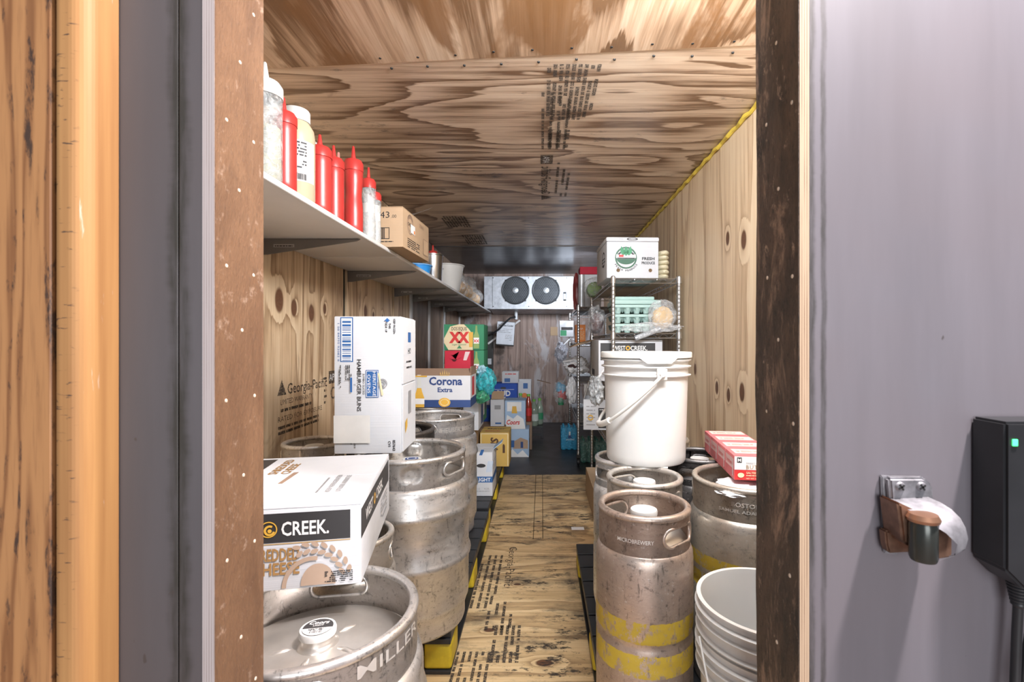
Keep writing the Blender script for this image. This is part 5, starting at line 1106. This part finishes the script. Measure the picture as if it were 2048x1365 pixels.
# handle bail: pivots at the near side and far side, hanging to the left
a1 = ang(-83); rl = .1545; zp = .295
p1 = Vector((rl*math.cos(a1), rl*math.sin(a1), zp)); p2 = Vector((-rl*.55, rl*.80, zp))
ear = B(); box(ear, -.016, .016, -.005, .005, -.018, .018, .003); bmesh.ops.transform(ear, matrix=Matrix.Translation(p1*.985+Vector((0, 0, zp*.015))) @ Matrix.Rotation(a1+PI/2, 4, 'Z'), verts=ear.verts[:]); obj('handle_ear', ear, PLWR, t, True)
bm = B(); lathe(bm, [(0, .006), (.008, .005), (.010, 0), (.010, -.004)], 18); bmesh.ops.transform(bm, matrix=Matrix.Translation(p1*1.03+Vector((0, 0, -zp*.03))) @ Matrix.Rotation(PI/2, 4, 'X'), verts=bm.verts[:]); obj('handle_pivot', bm, PLWR, t, True)
zb_ = lambda a: .292-.98*(.158*math.cos(ang(-83))-.158*math.cos(a))
pts = [(.158*math.cos(a), .158*math.sin(a), zb_(a)) for a in [ang(-83-180*i/40) for i in range(41)]]
bm = B(); tube(bm, pts, .0055, 10); obj('handle', bm, PLWR, t, True)
bm = B(); tube(bm, [(.1585*math.cos(a), .1585*math.sin(a), zb_(a)) for a in [ang(-148-34*i/8) for i in range(9)]], .0105, 12); obj('hand_grip', bm, PLWR, t, True)
pl = pail('plastic_pail', 'lower white pail of the nested pair at bottom right', .486, 1.036, PH, rz=.3)
pu = pail('plastic_pail', 'open white pail nested in another at bottom right', .486, 1.036, PH+.078, rz=1.1)
bm = B(); pts = [(-.149*math.cos(a*.0+q*PI*.5-.2), -.149*math.sin(q*PI*.5-.2)-.004, .295-.26*math.sin(q*PI*.9)*.9) for q in [i/20 for i in range(21)]]
M_ = Matrix.Rotation(-1.1, 3, 'Z'); bm = B()
pts = [M_ @ Vector((-.1545-.006*math.sin(PI*q)+.03*q, -.02-.13*q, .29-.22*q)) for q in [i/12 for i in range(13)]]
tube(bm, pts, .0022, 8); obj('wire_handle', bm, PLWR, pu, True)

# ================================================================== BUTTER
def butter(i):
    a = ang(-7); base = Vector((.552, 1.385)); step = .100; c = base+Vector((math.sin(-a), math.cos(a)))*(i*step+.0495)+Vector((.065*math.cos(a), .065*math.sin(a)))
    lab = ['pink and white butter box facing the doorway, front of the row of four', 'second butter box back in the row of four', 'third butter box back in the row of four', 'farthest butter box in the row of four'][i]
    t = thing('butter_box', lab, 'box', (c.x, c.y, RZ+.0015), a, 'butter boxes on the wide keg')
    PK = card('pink_card', (.62, .16, .17)); obj('carton_body', bx(-.065, .065, -.0485, .0485, 0, .070, .002), PK, t, True)
    if i == 0:
        p = Print(t, lambda u, v, q: Vector((-.065+u, -.0485-q, v))); p.rect(WHT, .001, .030, .129, .068); p.rect(RED, .001, .001, .129, .029, 'red_band')
        p.rect(INK, .008, .050, .021, .065, 'logo'); p.text(WHT, 'M', .0145, .053, .009, nm='logo_letter', bold=.03); p.text(GREY, 'SWEET CREAM', .033, .047, .0045, 'L', box_w=.05); p.text(TX, 'BUTTER', .033, .033, .011, 'L', box_w=.062, sp=1.2)
        p.text(CREAM, 'SALTED', .033, .019, .006, 'L', bold=.02); p.lines(CREAM, .033, .013, .07, 1, .004, .0025); p.text(CREAM, 'NET WT 16 OZ', .033, .004, .004, 'L'); p.disc(CREAM, .018, .015, .009, r2=.007, nm='cow_print'); p.disc(GREEN, .118, .058, .012, r2=.007, nm='leaf_print'); p.done()
    p = Print(t, lambda u, v, q: Vector((-.065-q, .0485-u, v))); p.rect(plain('pale_pink', (.70, .45, .44), .5), .004, .030, .093, .060); p.text(RED, 'butter', .045, .038, .013, box_w=.06); p.text(WHT, '1', .083, .01, .03, bold=.02); p.done()
    p = Print(t, lambda u, v, q: Vector((-.065+u, -.0485+v, .070+q))); p.rect(plain('cream_white', (.72, .66, .58), .5), .012, .03, .125, .088); p.lines(RED, .02, .06, .08, 2, .012, .004); p.done()
for i in range(4): butter(i)

# ================================================================== DOOR HARDWARE, FRONT RIGHT
WY = .600
ZINC = plain('worn_zinc', (.22, .22, .24), .6, .6, .4, 60); BRZ = plain('worn_bronze', (.22, .13, .09), .4, .7, .35, 50)
def pz(px, py, D): return (X(px, D), Z(py, D))
t = thing('door_latch_strike', 'zinc door latch strike with roller screwed to the grey wall', 'latch', (X(1810, WY), WY, Z(1030, WY))); ox, oz = X(1810, WY), Z(1030, WY)
def ol(P_, D=WY): return [(X(a, D)-ox, Z(b, D)-oz) for a, b in P_]
bm = prism(B(), ol([(1757, 950), (1840, 952), (1852, 966), (1852, 1000), (1790, 1000), (1790, 1108), (1763, 1104)]), -.005, -.0003, 'xz'); bmesh.ops.bevel(bm, geom=[e for e in bm.edges], offset=.0012, segments=2, affect='EDGES'); obj('mounting_plate', bm, ZINC, t, True)
bm = prism(B(), ol([(1768, 953), (1840, 953), (1856, 968), (1858, 1000), (1772, 1002)], .595), -.014, -.004, 'xz'); bmesh.ops.bevel(bm, geom=[e for e in bm.edges], offset=.003, segments=3, affect='EDGES'); obj('screw_flange', bm, ZINC, t, True)
for px in (1800, 1842):
    bm = B(); lathe(bm, [(0, .0025), (.0045, .002), (.0062, 0)], 16); c = ol([(px, 974)], .586)[0]; M = Matrix.Translation((c[0], -.0142, c[1])) @ Matrix.Rotation(PI/2, 4, 'X'); bmesh.ops.transform(bm, matrix=M, verts=bm.verts[:]); s0 = obj('screw', bm, ZINC, t, True)
    bm = B(); box(bm, -.0042, .0042, -.0009, .0009, .0018, .0032); box(bm, -.0009, .0009, -.0042, .0042, .0018, .0032); bmesh.ops.transform(bm, matrix=M @ Matrix.Rotation(.6, 4, 'Z'), verts=bm.verts[:]); obj('cross_slot', bm, BLKM, s0)
# curved arm reaching out and to the right: swept hood
bm = B(); rows = []
for (px0, px1, py, y) in ((1772, 1852, 998, -.012), (1782, 1868, 1006, -.022), (1800, 1890, 1016, -.034), (1828, 1912, 1030, -.045), (1862, 1930, 1048, -.054), (1893, 1941, 1068, -.060), (1915, 1946, 1090, -.062), (1910, 1940, 1112, -.062), (1872, 1915, 1124, -.060)):
    D_ = WY+y; a = (X(px0, D_)-ox, y, Z(py, D_)-oz+.0); b = (X(px1, D_)-ox, y+.006, Z(py, D_)-oz+.004); rows.append((bm.verts.new(a), bm.verts.new(b)))
for r0, r1 in zip(rows, rows[1:]): bm.faces.new((r0[0], r0[1], r1[1], r1[0]))
bmesh.ops.solidify(bm, geom=bm.faces[:], thickness=.007); bmesh.ops.bevel(bm, geom=[e for e in bm.edges if e.calc_face_angle(0) > .5], offset=.0015, segments=2, affect='EDGES'); obj('curved_arm', bm, ZINC, t, True)
bm = prism(B(), ol([(1790, 1002), (1900, 1055), (1900, 1112), (1866, 1118), (1800, 1084)], .565), -.040, -.006, 'xz'); bmesh.ops.bevel(bm, geom=[e for e in bm.edges], offset=.003, segments=2, affect='EDGES'); obj('roller_housing', bm, BRZ, t, True)
c = ol([(1852, 1085)], .548)[0]; bm = B(); lathe(bm, [(0, -.022), (.0125, -.022), (.014, -.018), (.014, .018), (.0125, .022), (0, .022)], 24, c[0], -.048); bmesh.ops.translate(bm, verts=bm.verts[:], vec=(0, 0, c[1])); obj('roller', bm, plain('dark_roller', (.05, .055, .05), .25, .5), t, True)
bm = B(); lathe(bm, [(0, .0225), (.0155, .0225), (.0165, .026), (.014, .031), (0, .032)], 24, c[0], -.048); bmesh.ops.translate(bm, verts=bm.verts[:], vec=(0, 0, c[1])); obj('roller_cap', bm, plain('copper_cap', (.40, .22, .14), .35, .8), t, True)
bm = prism(B(), ol([(1767, 1060), (1846, 1072), (1846, 1102), (1775, 1106), (1770, 1090)], .585), -.018, -.005, 'xz'); bmesh.ops.bevel(bm, geom=[e for e in bm.edges], offset=.002, segments=2, affect='EDGES'); obj('lower_flange', bm, BRZ, t, True)

t = thing('power_adapter', 'black power adapter with green light mounted at the right edge', 'adapter', (.60, WY, .92))
bm = prism(B(), [(-.068, .089), (.068, .089), (.068, -.075), (-.045, -.105), (-.068, -.082)], -.046, -.001, 'xz'); bmesh.ops.bevel(bm, geom=[e for e in bm.edges], offset=.003, segments=2, affect='EDGES'); obj('adapter_body', bm, BLK, t, True)
g = NT('green_led'); g.set(g.b.inputs['Emission Color'], (.05, 1, .2, 1)); g.b.inputs['Emission Strength'].default_value = 2.2; g.fin((.05, .8, .2), .3)
obj('indicator_light', bx(X(2030, .5535)-.60-.003, X(2030, .5535)-.60+.003, -.0475, -.0455, Z(886, .5535)-.92-.004, Z(886, .5535)-.92+.004, .001), g.m, t)
bm = B(); zz = -.098; pf = [(0, zz)]
for i in range(9): pf += [(.013-i*.0007, zz-.001-i*.004), (.013-i*.0007, zz-.003-i*.004), (.0105-i*.0006, zz-.0035-i*.004)]
pf += [(.004, zz-.045), (0, zz-.045)]; lathe(bm, pf, 18, -.030, -.022); obj('strain_relief', bm, BLK, t, True)
bm = B(); tube(bm, [(-.030, -.022, zz-.035), (-.032, -.022, zz-.075), (-.036, -.024, zz-.13), (-.042, -.026, zz-.19), (-.044, -.026, zz-.30), (-.04, -.02, zz-.6)], .0052, 12); obj('cable', bm, BLK, t, True)
bm = B(); tube(bm, [(-.012, -.02, zz+.01), (-.014, -.02, zz-.06), (-.022, -.02, zz-.12), (-.022, -.02, zz-.30), (-.02, -.02, zz-.6)], .0042, 12); obj('cable', bm, BLK, t, True)
# paper scrap on the floor
bm = bx(X(1143, 2.86), X(1168, 2.86), 2.84, 2.88, .0003, .002); tag(obj('paper_scrap', bm, plain('white_paper', (0, 0, 0))), 'white paper scrap on the plywood floor beside the right kegs', 'paper')
